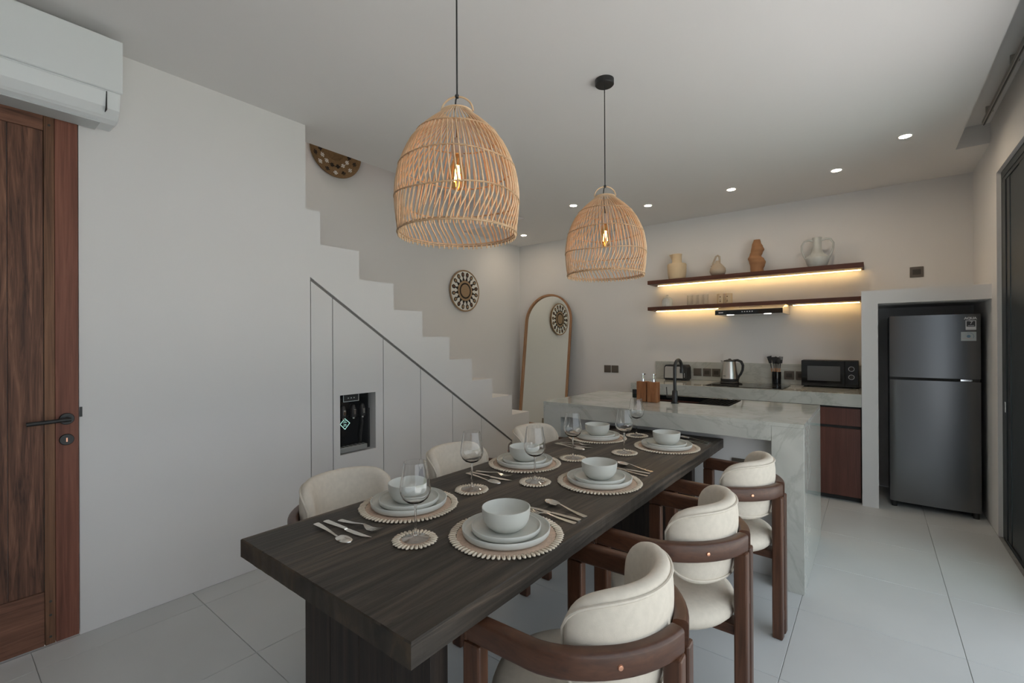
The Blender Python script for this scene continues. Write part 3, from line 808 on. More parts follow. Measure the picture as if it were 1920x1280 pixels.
box('brand_mark', (-0.045, -0.012, -0.0765, -0.0735, 0.075, 0.080), M['gap'], kt)
obj('cable', MB().tube([(0.085, -0.02, 0.010), (0.12, -0.05, 0.006), (0.135, -0.09, 0.004), (0.11, -0.115, 0.004)], 0.004, 6), M['blackm'], kt, smooth=True)

ut = thing('utensil_pot', 'black cylindrical pot holding kitchen utensils', 'utensil pot', (-0.775, 5.325, zk))
obj('pot', MB().lathe([(0, 0), (0.041, 0), (0.042, 0.125), (0.038, 0.125), (0.037, 0.01), (0, 0.008)], 28), M['gloss'], ut, smooth=True)
heads = [(-0.022, 0.0, -0.10, 'spatula'), (0.0, 0.012, -0.02, 'ladle'), (0.016, 0.0, 0.06, 'fork'), (-0.010, -0.012, -0.04, 'turner'), (0.008, -0.014, 0.03, 'spoon')]
for x, y, lean, kd in heads:
    u = thing('kitchen_utensil', {'spatula': 'black slanted spatula leftmost in the utensil pot', 'ladle': 'black round ladle at the back of the utensil pot', 'fork': 'black pronged pasta server at the right of the utensil pot', 'turner': 'black narrow turner left of centre in the utensil pot', 'spoon': 'black serving spoon right of centre in the utensil pot'}[kd], 'utensil', (-0.775 + x, 5.325 + y, zk + 0.012), group='utensils in the pot')
    u.rotation_euler = (0, lean * 1.6, 0)
    obj('handle', MB().tube([(0, 0, 0), (0, 0, 0.15)], 0.0055, 8), M['copw'], u, smooth=True)
    obj('neck', MB().tube([(0, 0, 0.15), (0, 0, 0.20)], 0.004, 8), M['blackm'], u, smooth=True)
    hm = MB()
    if kd == 'fork':
        hm.box(-0.016, 0.016, -0.004, 0.004, 0.20, 0.235)
        for k in range(4): hm.box(-0.016 + k * 0.0093, -0.012 + k * 0.0093, -0.014, 0.004, 0.235, 0.268)
    elif kd == 'ladle': hm.lathe([(0, 0.19), (0.022, 0.20), (0.030, 0.225), (0.024, 0.255), (0, 0.268)], 18, sy=0.6)
    elif kd == 'spatula': hm.prism([(-0.012, 0.20), (0.012, 0.20), (0.022, 0.275), (-0.022, 0.27)], lambda a, b, d: (a, d, b), -0.003, 0.003)
    elif kd == 'turner': hm.prism([(-0.010, 0.195), (0.010, 0.195), (0.018, 0.262), (-0.018, 0.262)], lambda a, b, d: (a, d, b), -0.002, 0.002)
    else: hm.lathe([(0, 0.185), (0.015, 0.20), (0.021, 0.225), (0.016, 0.25), (0, 0.262)], 18, sy=0.35)
    obj('head', hm, M['blackm'], u, smooth=True)

mwv = thing('microwave', 'black microwave oven with two ring dials at the worktop end', 'microwave', (-0.327, 5.195, zk))
box('body', (-0.218, 0.218, 0.012, 0.185, 0.008, 0.252), M['blackm'], mwv, 0.004)
dr_ = box('door', (-0.219, 0.118, -0.012, 0.0115, 0.010, 0.250), M['gloss'], mwv, 0.003)
box('door_window', (-0.17, 0.085, -0.0135, -0.0122, 0.062, 0.200), plain('microwave_window', (0.10, 0.105, 0.11), 0.12), dr_)
cp_ = box('control_panel', (0.120, 0.219, -0.012, 0.0115, 0.010, 0.250), M['gloss'], mwv, 0.003)
for z in (0.178, 0.104):
    dl = obj('dial', MB().lathe([(0, 0), (0.020, 0), (0.019, 0.012), (0, 0.012)], 24), M['blackm'], cp_, smooth=True, loc=(0.168, -0.0122, z), rot=(math.pi / 2, 0, 0))
    obj('dial_ring', MB().tube([(0.168 + 0.021 * math.cos(a * math.pi / 14), -0.0155, z + 0.021 * math.sin(a * math.pi / 14)) for a in range(28)], 0.0028, 6, closed=True), M['chrome'], cp_, smooth=True)
for x in (-0.19, 0.19):
    for y in (0.04, 0.17): box('foot', (x - 0.012, x + 0.012, y - 0.012, y + 0.012, 0, 0.0078), M['blackm'], mwv)

# refrigerator
rf = thing('refrigerator', 'tall grey two-door refrigerator standing in the white portal', 'refrigerator', (0.362, 4.80, 0))
box('cabinet', (-0.262, 0.262, 0.058, 0.56, 0.035, 1.528), M['fridges'], rf, 0.004)
def fdoor(z0, z1):
    pts = []
    n = 14
    for i in range(n + 1):
        u = -0.262 + 0.524 * i / n
        pts.append((u, 0.012 * (u / 0.262) ** 2 + (0.008 if i in (0, n) else 0)))
    pts += [(0.262, 0.056), (-0.262, 0.056)]
    return MB().prism(pts, lambda u, v, d: (u, v, d), z0, z1)
fz = obj('freezer_door', fdoor(1.040, 1.526), M['fridge'], rf, smooth=True, sharp=25)
lw = obj('fridge_door', fdoor(0.045, 1.018), M['fridge'], rf, smooth=True, sharp=25)
box('door_gap', (-0.256, 0.256, 0.022, 0.057, 1.0185, 1.0395), M['gap'], rf)
box('handle_trim', (0.15, 0.215, 0.006, 0.022, 1.021, 1.037), M['chrome'], rf, 0.002)
for x in (-0.235, 0.235):
    obj('foot', MB().lathe([(0, 0), (0.018, 0), (0.018, 0.034), (0, 0.034)], 16), M['blackm'], rf, loc=(x, 0.10, 0), smooth=True)
    obj('front_foot', MB().lathe([(0, 0), (0.018, 0), (0.018, 0.044), (0, 0.044)], 16), M['blackm'], rf, loc=(x, 0.035, 0), smooth=True)
def text(name, body, size, loc, rot, mat, parent, ext=0.0006, bold=0.0):
    c = bpy.data.curves.new(name, 'FONT'); c.body = body; c.size = size; c.extrude = ext; c.offset = bold; c.align_x = 'CENTER'; c.align_y = 'CENTER'
    c.materials.append(mat)
    o = bpy.data.objects.new(name, c); COL.objects.link(o)
    bpy.context.view_layer.update()
    me = bpy.data.meshes.new_from_object(o.evaluated_get(bpy.context.evaluated_depsgraph_get()))
    bpy.data.objects.remove(o)
    return link(name, me, parent, loc, rot)
text('brand_lettering', 'AQUA', 0.0235, (0.206, 0.0062, 1.494), (math.pi / 2, 0, 0.07), M['white'], fz, bold=0.0012)
sk = thing('stickers', '', None)
sk.parent = fz; del sk['label']
sk.location = (0.030, -0.0110, 0.008); sk.rotation_euler = (0, 0, 0.065)
st1 = box('energy_sticker', (0.150, 0.207, 0.0025, 0.0035, 1.400, 1.470), M['white'], sk)
st1.location.y = 0.0
box('sticker_field', (0.155, 0.202, 0.0012, 0.0022, 1.424, 1.465), M['fridges'], sk)
text('sticker_number', '7', 0.034, (0.180, 0.0008, 1.452), (math.pi / 2, 0, 0), M['white'], sk)
box('sticker_line', (0.162, 0.196, 0.0004, 0.0010, 1.430, 1.433), M['white'], sk)
st2 = box('care_sticker', (0.124, 0.207, 0.0005, 0.0035, 1.318, 1.385), M['silverp'], sk)
obj('sticker_dot', MB().lathe([(0, 0), (0.011, 0), (0.011, 0.0008), (0, 0.0008)], 20), M['bluep'], sk, loc=(0.166, 0.0003, 1.352), rot=(math.pi / 2, 0, 0))
obj('sticker_arc', MB().tube([(0.170 + 0.024 * math.cos(a), -0.0002, 1.352 + 0.024 * math.sin(a)) for a in [i * 0.16 - 0.6 for i in range(18)]], 0.0012, 5), M['bluep'], sk)
box('sticker_line', (0.13, 0.182, -0.0004, 0.0003, 1.333, 1.337), M['pinkp'], sk)

for o in list(sk.children):
    o.parent = fz
    o.matrix_basis = Matrix.Translation(sk.location) @ Matrix.Rotation(0.065, 4, 'Z') @ o.matrix_basis
bpy.data.objects.remove(sk)

# ================================================================== ISLAND
IX0, IX1, IY0, IY1, IZ = -1.93, -0.288, 2.834, 3.765, 0.893
isl = thing('kitchen_island', 'grey marbled quartz waterfall island with black sink', 'kitchen island')
SX0, SX1, SY0, SY1 = -1.405, -0.768, 3.345, 3.72
tp = MB()
tp.box(IX0, IX1, IY0, SY0, IZ - 0.02, IZ); tp.box(IX0, IX1, SY1, IY1, IZ - 0.02, IZ)
tp.box(IX0, SX0, SY0, SY1, IZ - 0.02, IZ); tp.box(SX1, IX1, SY0, SY1, IZ - 0.02, IZ)
obj('top', tp, M['quartz'], isl)
box('front_apron', (IX0 + 0.150, IX1 - 0.152, IY0, IY0 + 0.12, 0.791, IZ - 0.0205), M['quartz'], isl)
box('waterfall_end', (IX1 - 0.151, IX1, IY0, IY1, 0.0, IZ - 0.0205), M['quartz'], isl, 0.0015)
box('waterfall_end', (IX0, IX0 + 0.149, IY0, IY1, 0.0, IZ - 0.0205), M['quartz'], isl, 0.0015)
box('back_panel', (IX0 + 0.15, IX1 - 0.152, IY0 + 0.125, IY0 + 0.145, 0.0, 0.785), M['cabwhite'], isl)
box('cupboard_front', (IX0 + 0.15, IX1 - 0.152, IY1 - 0.06, IY1 - 0.04, 0.06, 0.86), M['cabred'], isl)
box('plinth', (IX0 + 0.15, IX1 - 0.152, IY1 - 0.12, IY1 - 0.10, 0.0, 0.06), M['gap'], isl)
skb = MB()
d = 0.17
skb.box(SX0 + 0.004, SX1 - 0.004, SY0 + 0.004, SY0 + 0.012, IZ - d, IZ + 0.003); skb.box(SX0 + 0.004, SX1 - 0.004, SY1 - 0.012, SY1 - 0.004, IZ - d, IZ + 0.003)
skb.box(SX0 + 0.004, SX0 + 0.012, SY0 + 0.012, SY1 - 0.012, IZ - d, IZ + 0.003); skb.box(SX1 - 0.012, SX1 - 0.004, SY0 + 0.012, SY1 - 0.012, IZ - d, IZ + 0.003)
skb.box(SX0 + 0.004, SX1 - 0.004, SY0 + 0.004, SY1 - 0.004, IZ - d - 0.008, IZ - d)
obj('sink_basin', skb, M['rack'], isl)
rk = thing('drainer_rack', 'black ribbed drainer tray over the island sink', 'drainer', (0, 0, 0))
box('frame', (-0.985, -0.781, SY0 + 0.014, SY0 + 0.022, IZ - 0.012, IZ + 0.004), M['rack'], rk)
box('frame', (-0.985, -0.781, SY1 - 0.022, SY1 - 0.014, IZ - 0.012, IZ + 0.004), M['rack'], rk)
for k in range(9):
    x = -0.983 + k * 0.0245
    box('bar', (x, x + 0.006, SY0 + 0.022, SY1 - 0.022, IZ - 0.010, IZ + 0.004), M['rack'], rk)
obj('waste_cap', MB().lathe([(0, 0), (0.03, 0), (0.03, 0.006), (0, 0.01)], 20), M['chrome'], isl, smooth=True, loc=(-1.06, 3.50, IZ - d + 0.0005))
wall_plate('power_socket', 'bronze socket on the island panel behind the far chair', 'socket', -0.622, IY0 + 0.124, 0.600, 'socket')

tpz = IZ + 0.0005
tap = thing('kitchen_tap', 'matt black swan-neck tap on the island', 'tap', (-1.113, 3.29, tpz))
obj('base', MB().lathe([(0, 0), (0.026, 0), (0.026, 0.006), (0.019, 0.008), (0.019, 0.085), (0.0135, 0.092), (0, 0.092)], 24), M['black'], tap, smooth=True)
obj('neck', MB().tube([(0, 0, 0.09), (0, 0, 0.24)] + [(0, 0.075 - 0.075 * math.cos(a), 0.24 + 0.065 * math.sin(a)) for a in [math.pi * i / 12 for i in range(1, 12)]] + [(0, 0.15, 0.235)], 0.0115, 12), M['black'], tap, smooth=True)
obj('nozzle', MB().lathe([(0, 0), (0.014, 0), (0.014, 0.03), (0, 0.03)], 16), M['black'], tap, smooth=True, loc=(0, 0.15, 0.206))
obj('lever', MB().tube([(-0.018, 0, 0.045), (-0.058, 0, 0.045)], 0.009, 10).tube([(-0.056, 0, 0.045), (-0.060, 0, 0.112)], 0.0032, 8), M['black'], tap, smooth=True)

def soap(x, y, lab):
    t = thing('soap_dispenser', lab, 'soap dispenser', (x, y, tpz), group='teak soap dispensers')
    box('block', (-0.037, 0.037, -0.03, 0.03, 0, 0.146), M['teak'], t, 0.003)
    obj('pump', MB().lathe([(0, 0.1465), (0.014, 0.1465), (0.013, 0.165), (0.006, 0.168), (0.006, 0.192), (0.009, 0.194), (0.008, 0.204), (0, 0.204)], 16), M['chrome'], t, smooth=True)
    box('nozzle', (-0.008, 0.008, 0.0, 0.036, 0.194, 0.202), M['chrome'], t, 0.002)
soap(-1.343, 3.275, 'teak soap dispenser with silver pump, left of the pair')
soap(-1.258, 3.262, 'teak soap dispenser with silver pump, nearest the tap')
bt = thing('sauce_bottle', 'small dark bottle with black cap behind the far wine glass', 'bottle', (-1.482, 3.45, tpz))
obj('body', MB().lathe([(0, 0), (0.018, 0), (0.018, 0.03), (0, 0.03)], 20), plain('dark_green_glass', (0.02, 0.03, 0.025), 0.2), bt, smooth=True)
obj('cap', MB().lathe([(0, 0.0302), (0.0175, 0.0302), (0.0175, 0.062), (0.015, 0.064), (0, 0.064)], 20), M['blackm'], bt, smooth=True)

# ================================================================== TABLE
TX0, TX1, TY0, TY1 = -1.488, -0.709, 0.580, 2.945
tb = thing('dining_table', 'long dark wood dining table butted against the island', 'table', ((TX0 + TX1) / 2, (TY0 + TY1) / 2, 0))
hw, hl = (TX1 - TX0) / 2, (TY1 - TY0) / 2
ntop = MB()
# top board: slightly wavy worn edges
nn = 40
def ring(z, ins):
    pts = []
    for i in range(nn): pts.append((-hw + ins + (2 * hw - 2 * ins) * i / nn, -hl + ins))
    for i in range(nn * 2): pts.append((hw - ins, -hl + ins + (2 * hl - 2 * ins) * i / (nn * 2)))
    for i in range(nn): pts.append((hw - ins - (2 * hw - 2 * ins) * i / nn, hl - ins))
    for i in range(nn * 2): pts.append((-hw + ins, hl - ins - (2 * hl - 2 * ins) * i / (nn * 2)))
    out = []
    rnd = random.Random(3)
    for x, y in pts:
        j = 0.0012 * (rnd.random() - 0.5)
        out.append((x + j, y + j, z))
    return out
rg = [ring(ZT - 0.056, 0.003), ring(ZT - 0.053, 0.0), ring(ZT - 0.003, 0.0), ring(ZT, 0.003)]
tmesh = MB().loft(rg)
to = obj('table_top', tmesh, M['table'], tb)
to.data.materials.append(M['tedge'])
for p in to.data.polygons:
    if abs(p.normal.y) > 0.7: p.material_index = 1
for side in (-1, 1):
    yc = side * (hl - 0.17) - (0.0 if side < 0 else 0.07)
    lg = thing('slab_leg', '', None)
    lg.parent = tb
    del lg['label']
    w = (0.60) / 4
    for k in range(4):
        box('plank', (-0.285 + k * 0.143 + 0.0008, -0.285 + (k + 1) * 0.143 - 0.0008, yc - 0.028, yc + 0.028, 0.0, ZT - 0.0565), M['tleg'], lg, 0.0015)

# ================================================================== CHAIRS
def quarter(s):
    pts = [(-0.200, s * 0.250), (-0.10, s * 0.250), (-0.03, s * 0.250)]
    for i in range(1, 15):
        a = (math.pi / 2) * i / 14
        ca, sa = math.cos(a), math.sin(a)
        x = -0.03 + 0.238 * (sa ** (2 / 1.70)); y = 0.250 * (ca ** (2 / 1.70)) if ca > 1e-6 else 0
        if y < 0.014:
            break
        pts.append((x, s * y))
    pts.append((0.208, s * 0.012))
    return pts
def sweep_rect(path, th, z0, z1, rnd=0.010):
    rings = []
    m = len(path)
    for k in range(m):
        a = Vector(path[max(0, k - 1)]); b = Vector(path[min(m - 1, k + 1)])
        t = (b - a).normalized(); nrm = Vector((-t.y, t.x)); p = Vector(path[k])
        h = th / 2; r = rnd
        sec = []
        for cx, cz, a0 in ((h - r, z1 - r, 0), (-(h - r), z1 - r, 90), (-(h - r), z0 + r, 180), (h - r, z0 + r, 270)):
            for q in range(4):
                an = math.radians(a0 + q * 30)
                sec.append((cx + r * math.cos(an), cz + r * math.sin(an)))
        rings.append([(p.x + nrm.x * u, p.y + nrm.y * u, v) for u, v in sec])
    return MB().loft(rings)
def build_chair(lab):
    t = thing('dining_chair', lab, 'chair', group='cream and walnut dining chairs')
    RZ0, RZ1 = 0.630, 0.690
    for s in (-1, 1):
        path = quarter(s)
        arm = obj('arm_rail', sweep_rect(path, 0.036, RZ0, RZ1), M['walnut'], t, smooth=True, sharp=50)
        px, py = None, None
        for k in range(len(path) - 1):
            if abs(path[k][1]) >= 0.145 > abs(path[k + 1][1]):
                px, py = path[k]; q = path[k + 1]
                tx, ty = q[0] - px, q[1] - py; ln = math.hypot(tx, ty); nx, ny = ty / ln, -tx / ln
                if nx < 0: nx, ny = -nx, -ny
        sc = obj('screw_cap', MB().lathe([(0, 0), (0.0065, 0), (0.0055, 0.003), (0, 0.0038)], 14), M['copper'], arm, smooth=True)
        sc.location = (px + nx * 0.0178, py + ny * 0.0178, 0.660)
        sc.rotation_euler = Vector((nx, ny, 0)).to_track_quat('Z', 'Y').to_euler()
        box('front_leg', (-0.216, -0.164, s * 0.250 - 0.018, s * 0.250 + 0.018, 0.0, RZ0 - 0.0005), M['walnutv'], t, 0.006)
        box('front_leg_cap', (-0.216, -0.2005, s * 0.250 - 0.0175, s * 0.250 + 0.0175, RZ0, RZ1), M['walnut'], t, 0.006)
        y0, y1 = sorted((s * 0.0115, s * 0.050))
        box('rear_leg', (0.186, 0.228, y0, y1, 0.0, RZ0 + 0.004), M['walnutv'], t, 0.006)
    for z in (0.09, 0.47):
        box('spacer', (0.190, 0.224, -0.0115, 0.0115, z - 0.022, z + 0.022), M['walnut'], t, 0.002)
    # back cushion
    N, K = 40, 28
    def pad(u):
        th = math.radians(86) * u
        e = max(0.0, 1 - abs(u) ** 5.0)
        hz = 0.128 * e ** 0.42 + 0.004
        tk = 0.030 * e ** 0.30 + 0.003
        return th, hz, tk
    rings = []
    for i in range(N + 1):
        u = -1 + 2 * i / N
        u = math.copysign(abs(u) ** 0.8, u)
        th, hz, tk = pad(u)
        cx, cy = -0.005 + 0.158 * math.cos(th), 0.177 * math.sin(th)
        nx, ny = math.cos(th) / 0.158, math.sin(th) / 0.177
        ln = math.hypot(nx, ny); nx /= ln; ny /= ln
        r = []
        for k in range(K):
            a = 2 * math.pi * k / K
            ca, sa = math.cos(a), math.sin(a)
            uu = tk * math.copysign(abs(ca) ** 0.7, ca); vv = hz * math.copysign(abs(sa) ** 0.75, sa)
            lean = 0.05 * vv
            r.append((cx + nx * (uu + lean), cy + ny * (uu + lean), 0.662 + vv))
        rings.append(r)
    bc = obj('back_cushion', MB().loft(rings), M['cream'], t, smooth=True, sharp=80)
    loop = []
    for sg, rngu in ((1, range(0, 41)), (-1, range(40, -1, -1))):
        for i in rngu:
            u = (-1 + 2 * i / 40) * 0.985
            th, hz, tk = pad(u)
            hz2 = hz * 0.86; tk2 = tk * 0.74
            cx, cy = -0.005 + 0.158 * math.cos(th), 0.177 * math.sin(th)
            nx, ny = math.cos(th) / 0.158, math.sin(th) / 0.177
            ln = math.hypot(nx, ny); nx /= ln; ny /= ln
            v = sg * hz2
            loop.append((cx + nx * (tk2 + 0.05 * v), cy + ny * (tk2 + 0.05 * v), 0.662 + v))
    obj('piping', MB().tube(loop, 0.0042, 6, closed=True), M['cream'], bc, smooth=True)
    # seat
    pr = [(0, 0.382), (0.165, 0.382), (0.198, 0.390), (0.213, 0.408), (0.216, 0.425), (0.208, 0.446), (0.185, 0.460), (0.13, 0.468), (0, 0.470)]
    obj('seat', MB().lathe(pr, 56, c=(-0.05, 0, 0), sx=1.07, sy=1.05), M['cream'], t, smooth=True)
    box('seat_rail', (-0.165, 0.186, -0.032, 0.032, 0.345, 0.381), M['walnut'], t, 0.004)
    box('cross_rail', (-0.212, -0.166, -0.2315, 0.2315, 0.345, 0.381), M['walnut'], t, 0.004)
    return t
ch = build_chair('cream chair with walnut arms on the window side, nearest the camera')
ch.location = (-0.562, 1.058, 0); ch.rotation_euler = (0, 0, math.radians(2))
dup(ch, (-0.556, 1.705, 0), math.radians(0), 'cream chair with walnut arms, middle of three on the window side')
dup(ch, (-0.547, 2.410, 0), math.radians(-4), 'cream chair with walnut arms on the window side, against the island')
dup(ch, (-1.645, 1.065, 0), math.radians(180), 'cream chair on the stair side, nearest the wooden door')
dup(ch, (-1.640, 1.700, 0), math.radians(181), 'cream chair on the stair side, middle of three')
dup(ch, (-1.645, 2.410, 0), math.radians(180), 'cream chair on the stair side, nearest the mirror')

# ================================================================== TABLEWARE
where = {'R1': 'window side near table corner', 'R2': 'middle of the window side', 'R3': 'window side next to the island',
         'L1': 'stair side near table corner', 'L2': 'middle of the stair side', 'L3': 'stair side next to the island'}
mats = {'R1': (-0.880, 1.088), 'R2': (-0.900, 1.730), 'R3': (-0.900, 2.520), 'L1': (-1.312, 1.070), 'L2': (-1.320, 1.775), 'L3': (-1.320, 2.515)}
coast = {'L1': (-1.065, 0.889), 'L2': (-1.248, 1.328), 'R1': (-1.106, 1.558), 'L3': (-1.180, 1.990), 'R2': (-1.024, 2.250), 'R3': (-1.150, 2.705)}
# cowrie shell
sh = MB()
rows = []
for i in range(7):
    v = -1 + 2 * i / 6
    w = 0.0054 * math.sqrt(max(0, 1 - v * v * 0.97)) * (1 + 0.12 * v); hgt = 0.0056 * math.sqrt(max(0, 1 - v * v * 0.97))
    rows.append([(w * math.cos(2 * math.pi * k / 8), 0.0122 * v, 0.0030 + hgt * math.sin(2 * math.pi * k / 8) * (0.55 if math.sin(2 * math.pi * k / 8) < 0 else 1)) for k in range(8)])
sh.loft(rows)
shell_me = mesh_of(sh, 'shell', M['shell'], True)
shell_me.materials.append(M['shelld'])
bs = len(sh.v)
import bmesh
bm = bmesh.new(); bm.from_mesh(shell_me)
vs = [bm.verts.new(p) for p in ((-0.0007, -0.0085, 0.0077), (0.0007, -0.0085, 0.0077), (0.0011, 0, 0.0090), (0.0007, 0.0085, 0.0078), (-0.0007, 0.0085, 0.0078), (-0.0011, 0, 0.0090))]
f = bm.faces.new(vs); f.material_index = 1
bm.to_mesh(shell_me); bm.free()

def shell_mat(name, lab, cat, x, y, r, n, group):
    t = thing(name, lab, cat, (x, y, ZT), group=group)
    pr = [(0, 0.0006)]
    k = 0; rr = 0.006
    while rr < r - 0.014:
        pr.append((rr, 0.0034 if k % 2 else 0.0026)); rr += 0.004; k += 1
    pr += [(r - 0.013, 0.003), (r - 0.012, 0.0006), (0, 0.0006)]
    obj('woven_disc', MB().lathe(pr, 48), M['mat'], t, smooth=True)
    rnd = random.Random(int(x * -1000 + y * 100))
    for i in range(n):
        a = 2 * math.pi * i / n
        q = r - 0.001 + rnd.uniform(-0.0012, 0.0012)
        link('shell', shell_me, t, (q * math.cos(a), q * math.sin(a), 0.0008), (0, 0, a - math.pi / 2 + rnd.uniform(-0.14, 0.14)))
    return t
plate_big = mesh_of(MB().lathe([(0, 0.0), (0.116, 0.0), (0.127, 0.003), (0.1322, 0.009), (0.1338, 0.0225), (0.1328, 0.0235), (0.1312, 0.0232), (0.1288, 0.012), (0.122, 0.0075), (0, 0.006)], 64), 'dinner_plate', M['ceram'], True, 60)
plate_sm = mesh_of(MB().lathe([(0, 0.0), (0.090, 0.0), (0.099, 0.003), (0.1040, 0.008), (0.1056, 0.0200), (0.1046, 0.0210), (0.1031, 0.0207), (0.1010, 0.012), (0.094, 0.0075), (0, 0.006)], 56), 'side_plate', M['ceram'], True, 60)
bowl_me = mesh_of(MB().lathe([(0, 0.0), (0.043, 0.0), (0.046, 0.003), (0.060, 0.014), (0.069, 0.030), (0.0725, 0.048), (0.0735, 0.066), (0.0715, 0.0668), (0.0695, 0.048), (0.066, 0.032), (0.056, 0.017), (0, 0.009)], 56), 'soup_bowl', M['ceram'], True, 70)
# wine glass meshes
bowl_p = [(0.004, 0.103), (0.012, 0.1045), (0.026, 0.110), (0.038, 0.121), (0.0445, 0.136), (0.0455, 0.148), (0.043, 0.170), (0.0385, 0.195), (0.0335, 0.226), (0.0325, 0.226), (0.0374, 0.195), (0.0418, 0.170), (0.0443, 0.148), (0.0432, 0.137), (0.037, 0.123), (0.025, 0.112), (0, 0.1075)]
wbowl = mesh_of(MB().lathe([(0, 0.103)] + bowl_p, 48), 'bowl', M['wine'], True, 35)
wstem = mesh_of(MB().lathe([(0, 0.0095), (0.0058, 0.0095), (0.0040, 0.020), (0.0034, 0.05), (0.0034, 0.085), (0.0045, 0.098), (0.0065, 0.1025), (0, 0.1025)], 20), 'stem', M['wine'], True, 35)
wfoot = mesh_of(MB().lathe([(0, 0.0), (0.0395, 0.0), (0.0400, 0.0012), (0.030, 0.0032), (0.012, 0.0060), (0.007, 0.0090), (0, 0.0090)], 40), 'foot', M['winefoot'], True, 35)
# cutlery meshes; +x is the head end, handle from x=0
def strip(pts, th=0.0022):
    """pts: (x, half width, z) along the piece"""
    rings = [[(x, -w, z), (x, w, z), (x, w, z + th), (x, -w, z + th)] for x, w, z in pts]
    return MB().loft(rings)
hnd = [(0.0, 0.0055, 0.0), (0.004, 0.0095, 0.0), (0.03, 0.0085, 0.001), (0.07, 0.0055, 0.004), (0.105, 0.0035, 0.009)]
sp = strip(hnd + [(0.12, 0.0035, 0.011), (0.13, 0.005, 0.009)])
def spoon_head():
    rows_o, rows_i = [], []
    N = 12
    for i in range(N + 1):
        v = i / N; x = 0.128 + 0.062 * v
        w = 0.0195 * math.sqrt(max(0.0, 1 - (2 * v - 0.92) ** 2 / 1.17)) + 0.0004
        dp = 0.008 * math.sqrt(max(0, 1 - (2 * v - 1) ** 2))
        z0 = 0.009 + 0.002 * v
        rows_o.append([(x, w * q, z0 - dp * (1 - q * q)) for q in (-1, -0.75, -0.4, 0, 0.4, 0.75, 1)])
        rows_i.append([(x, w * q * 0.97, z0 + 0.0012 - dp * (1 - q * q)) for q in (-1, -0.75, -0.4, 0, 0.4, 0.75, 1)])
    return MB().loft([o + list(reversed(i)) for o, i in zip(rows_o, rows_i)])
h2 = spoon_head(); sp.add(h2.v, h2.f)
spoon_me = mesh_of(sp, 'spoon', M['cutlery'], True, 50)
fk = strip(hnd + [(0.118, 0.0035, 0.010), (0.132, 0.010, 0.005), (0.142, 0.0125, 0.002)])
for k in range(4):
    yy = -0.0105 + k * 0.007
    fk.loft([[(x, yy - w, z), (x, yy + w, z), (x, yy + w, z + 0.0018), (x, yy - w, z + 0.0018)] for x, w, z in ((0.141, 0.0022, 0.002), (0.165, 0.0018, 0.003), (0.190, 0.0008, 0.009))])
fork_me = mesh_of(fk, 'fork', M['cutlery'], True, 50)
kn = strip([(0.0, 0.0050, 0.0), (0.004, 0.0098, 0.0), (0.03, 0.0095, 0.0), (0.08, 0.0070, 0.0), (0.112, 0.0060, 0.0)], 0.005)
kn.loft([[(x, a, 0.0015), (x, b, 0.0015), (x, b, 0.0030), (x, a, 0.0030)] for x, a, b in ((0.112, -0.006, 0.006), (0.13, -0.0095, 0.007), (0.17, -0.010, 0.007), (0.20, -0.006, 0.007), (0.222, 0.004, 0.007), (0.228, 0.006, 0.0068))])
knife_me = mesh_of(kn, 'knife', M['cutlery'], True, 50)

def put(name, me, lab, cat, loc, rz=0, group=None, flip=False):
    o = link(name, me, None, loc, (math.pi if flip else 0, 0, rz))
    return tag(o, lab, cat, group)
for k, (x, y) in mats.items():
    w = where[k]
    shell_mat('placemat', 'round woven placemat edged with cowrie shells, ' + w, 'placemat', x, y, 0.163, 74, 'shell-edged placemats')
    put('dinner_plate', plate_big, 'large white dinner plate, bottom of the stack, ' + w, 'plate', (x, y, ZT + 0.0042), 0, 'large dinner plates')
    put('side_plate', plate_sm, 'smaller white plate stacked under the bowl, ' + w, 'plate', (x, y, ZT + 0.0042 + 0.0072), 0, 'small plates')
    put('soup_bowl', bowl_me, 'white stoneware bowl on top of the plates, ' + w, 'bowl', (x, y, ZT + 0.0042 + 0.0144), 0, 'stoneware bowls')
cw_ = {'L1': 'near corner of the table, stair side', 'L2': 'between the two near settings on the stair side', 'R1': 'third from the near end of the table',
       'L3': 'in front of the far stair-side setting', 'R2': 'in front of the far window-side setting', 'R3': 'farthest one against the island'}
for k, (x, y) in coast.items():
    shell_mat('coaster', 'small round coaster edged with cowrie shells, ' + cw_[k], 'coaster', x, y, 0.056, 30, 'shell-edged coasters')
    t = thing('wine_glass', 'empty stemmed wine glass, ' + cw_[k], 'wine glass', (x - 0.004, y + 0.006, ZT + 0.0040), group='wine glasses')
    link('bowl', wbowl, t); link('stem', wstem, t); link('foot', wfoot, t)
cut = {'L1': [(-1.395, 0.763), (-1.408, 0.803), (-1.382, 0.838)], 'L2': [(-1.405, 1.462), (-1.42, 1.50), (-1.415, 1.535)], 'L3': [(-1.42, 2.195), (-1.43, 2.232), (-1.43, 2.268)],
       'R1': [(-0.752, 1.352), (-0.750, 1.310), (-0.752, 1.284)], 'R2': [(-0.775, 1.998), (-0.772, 1.958), (-0.770, 1.925)], 'R3': [(-0.735, 2.775), (-0.735, 2.745), (-0.735, 2.715)]}
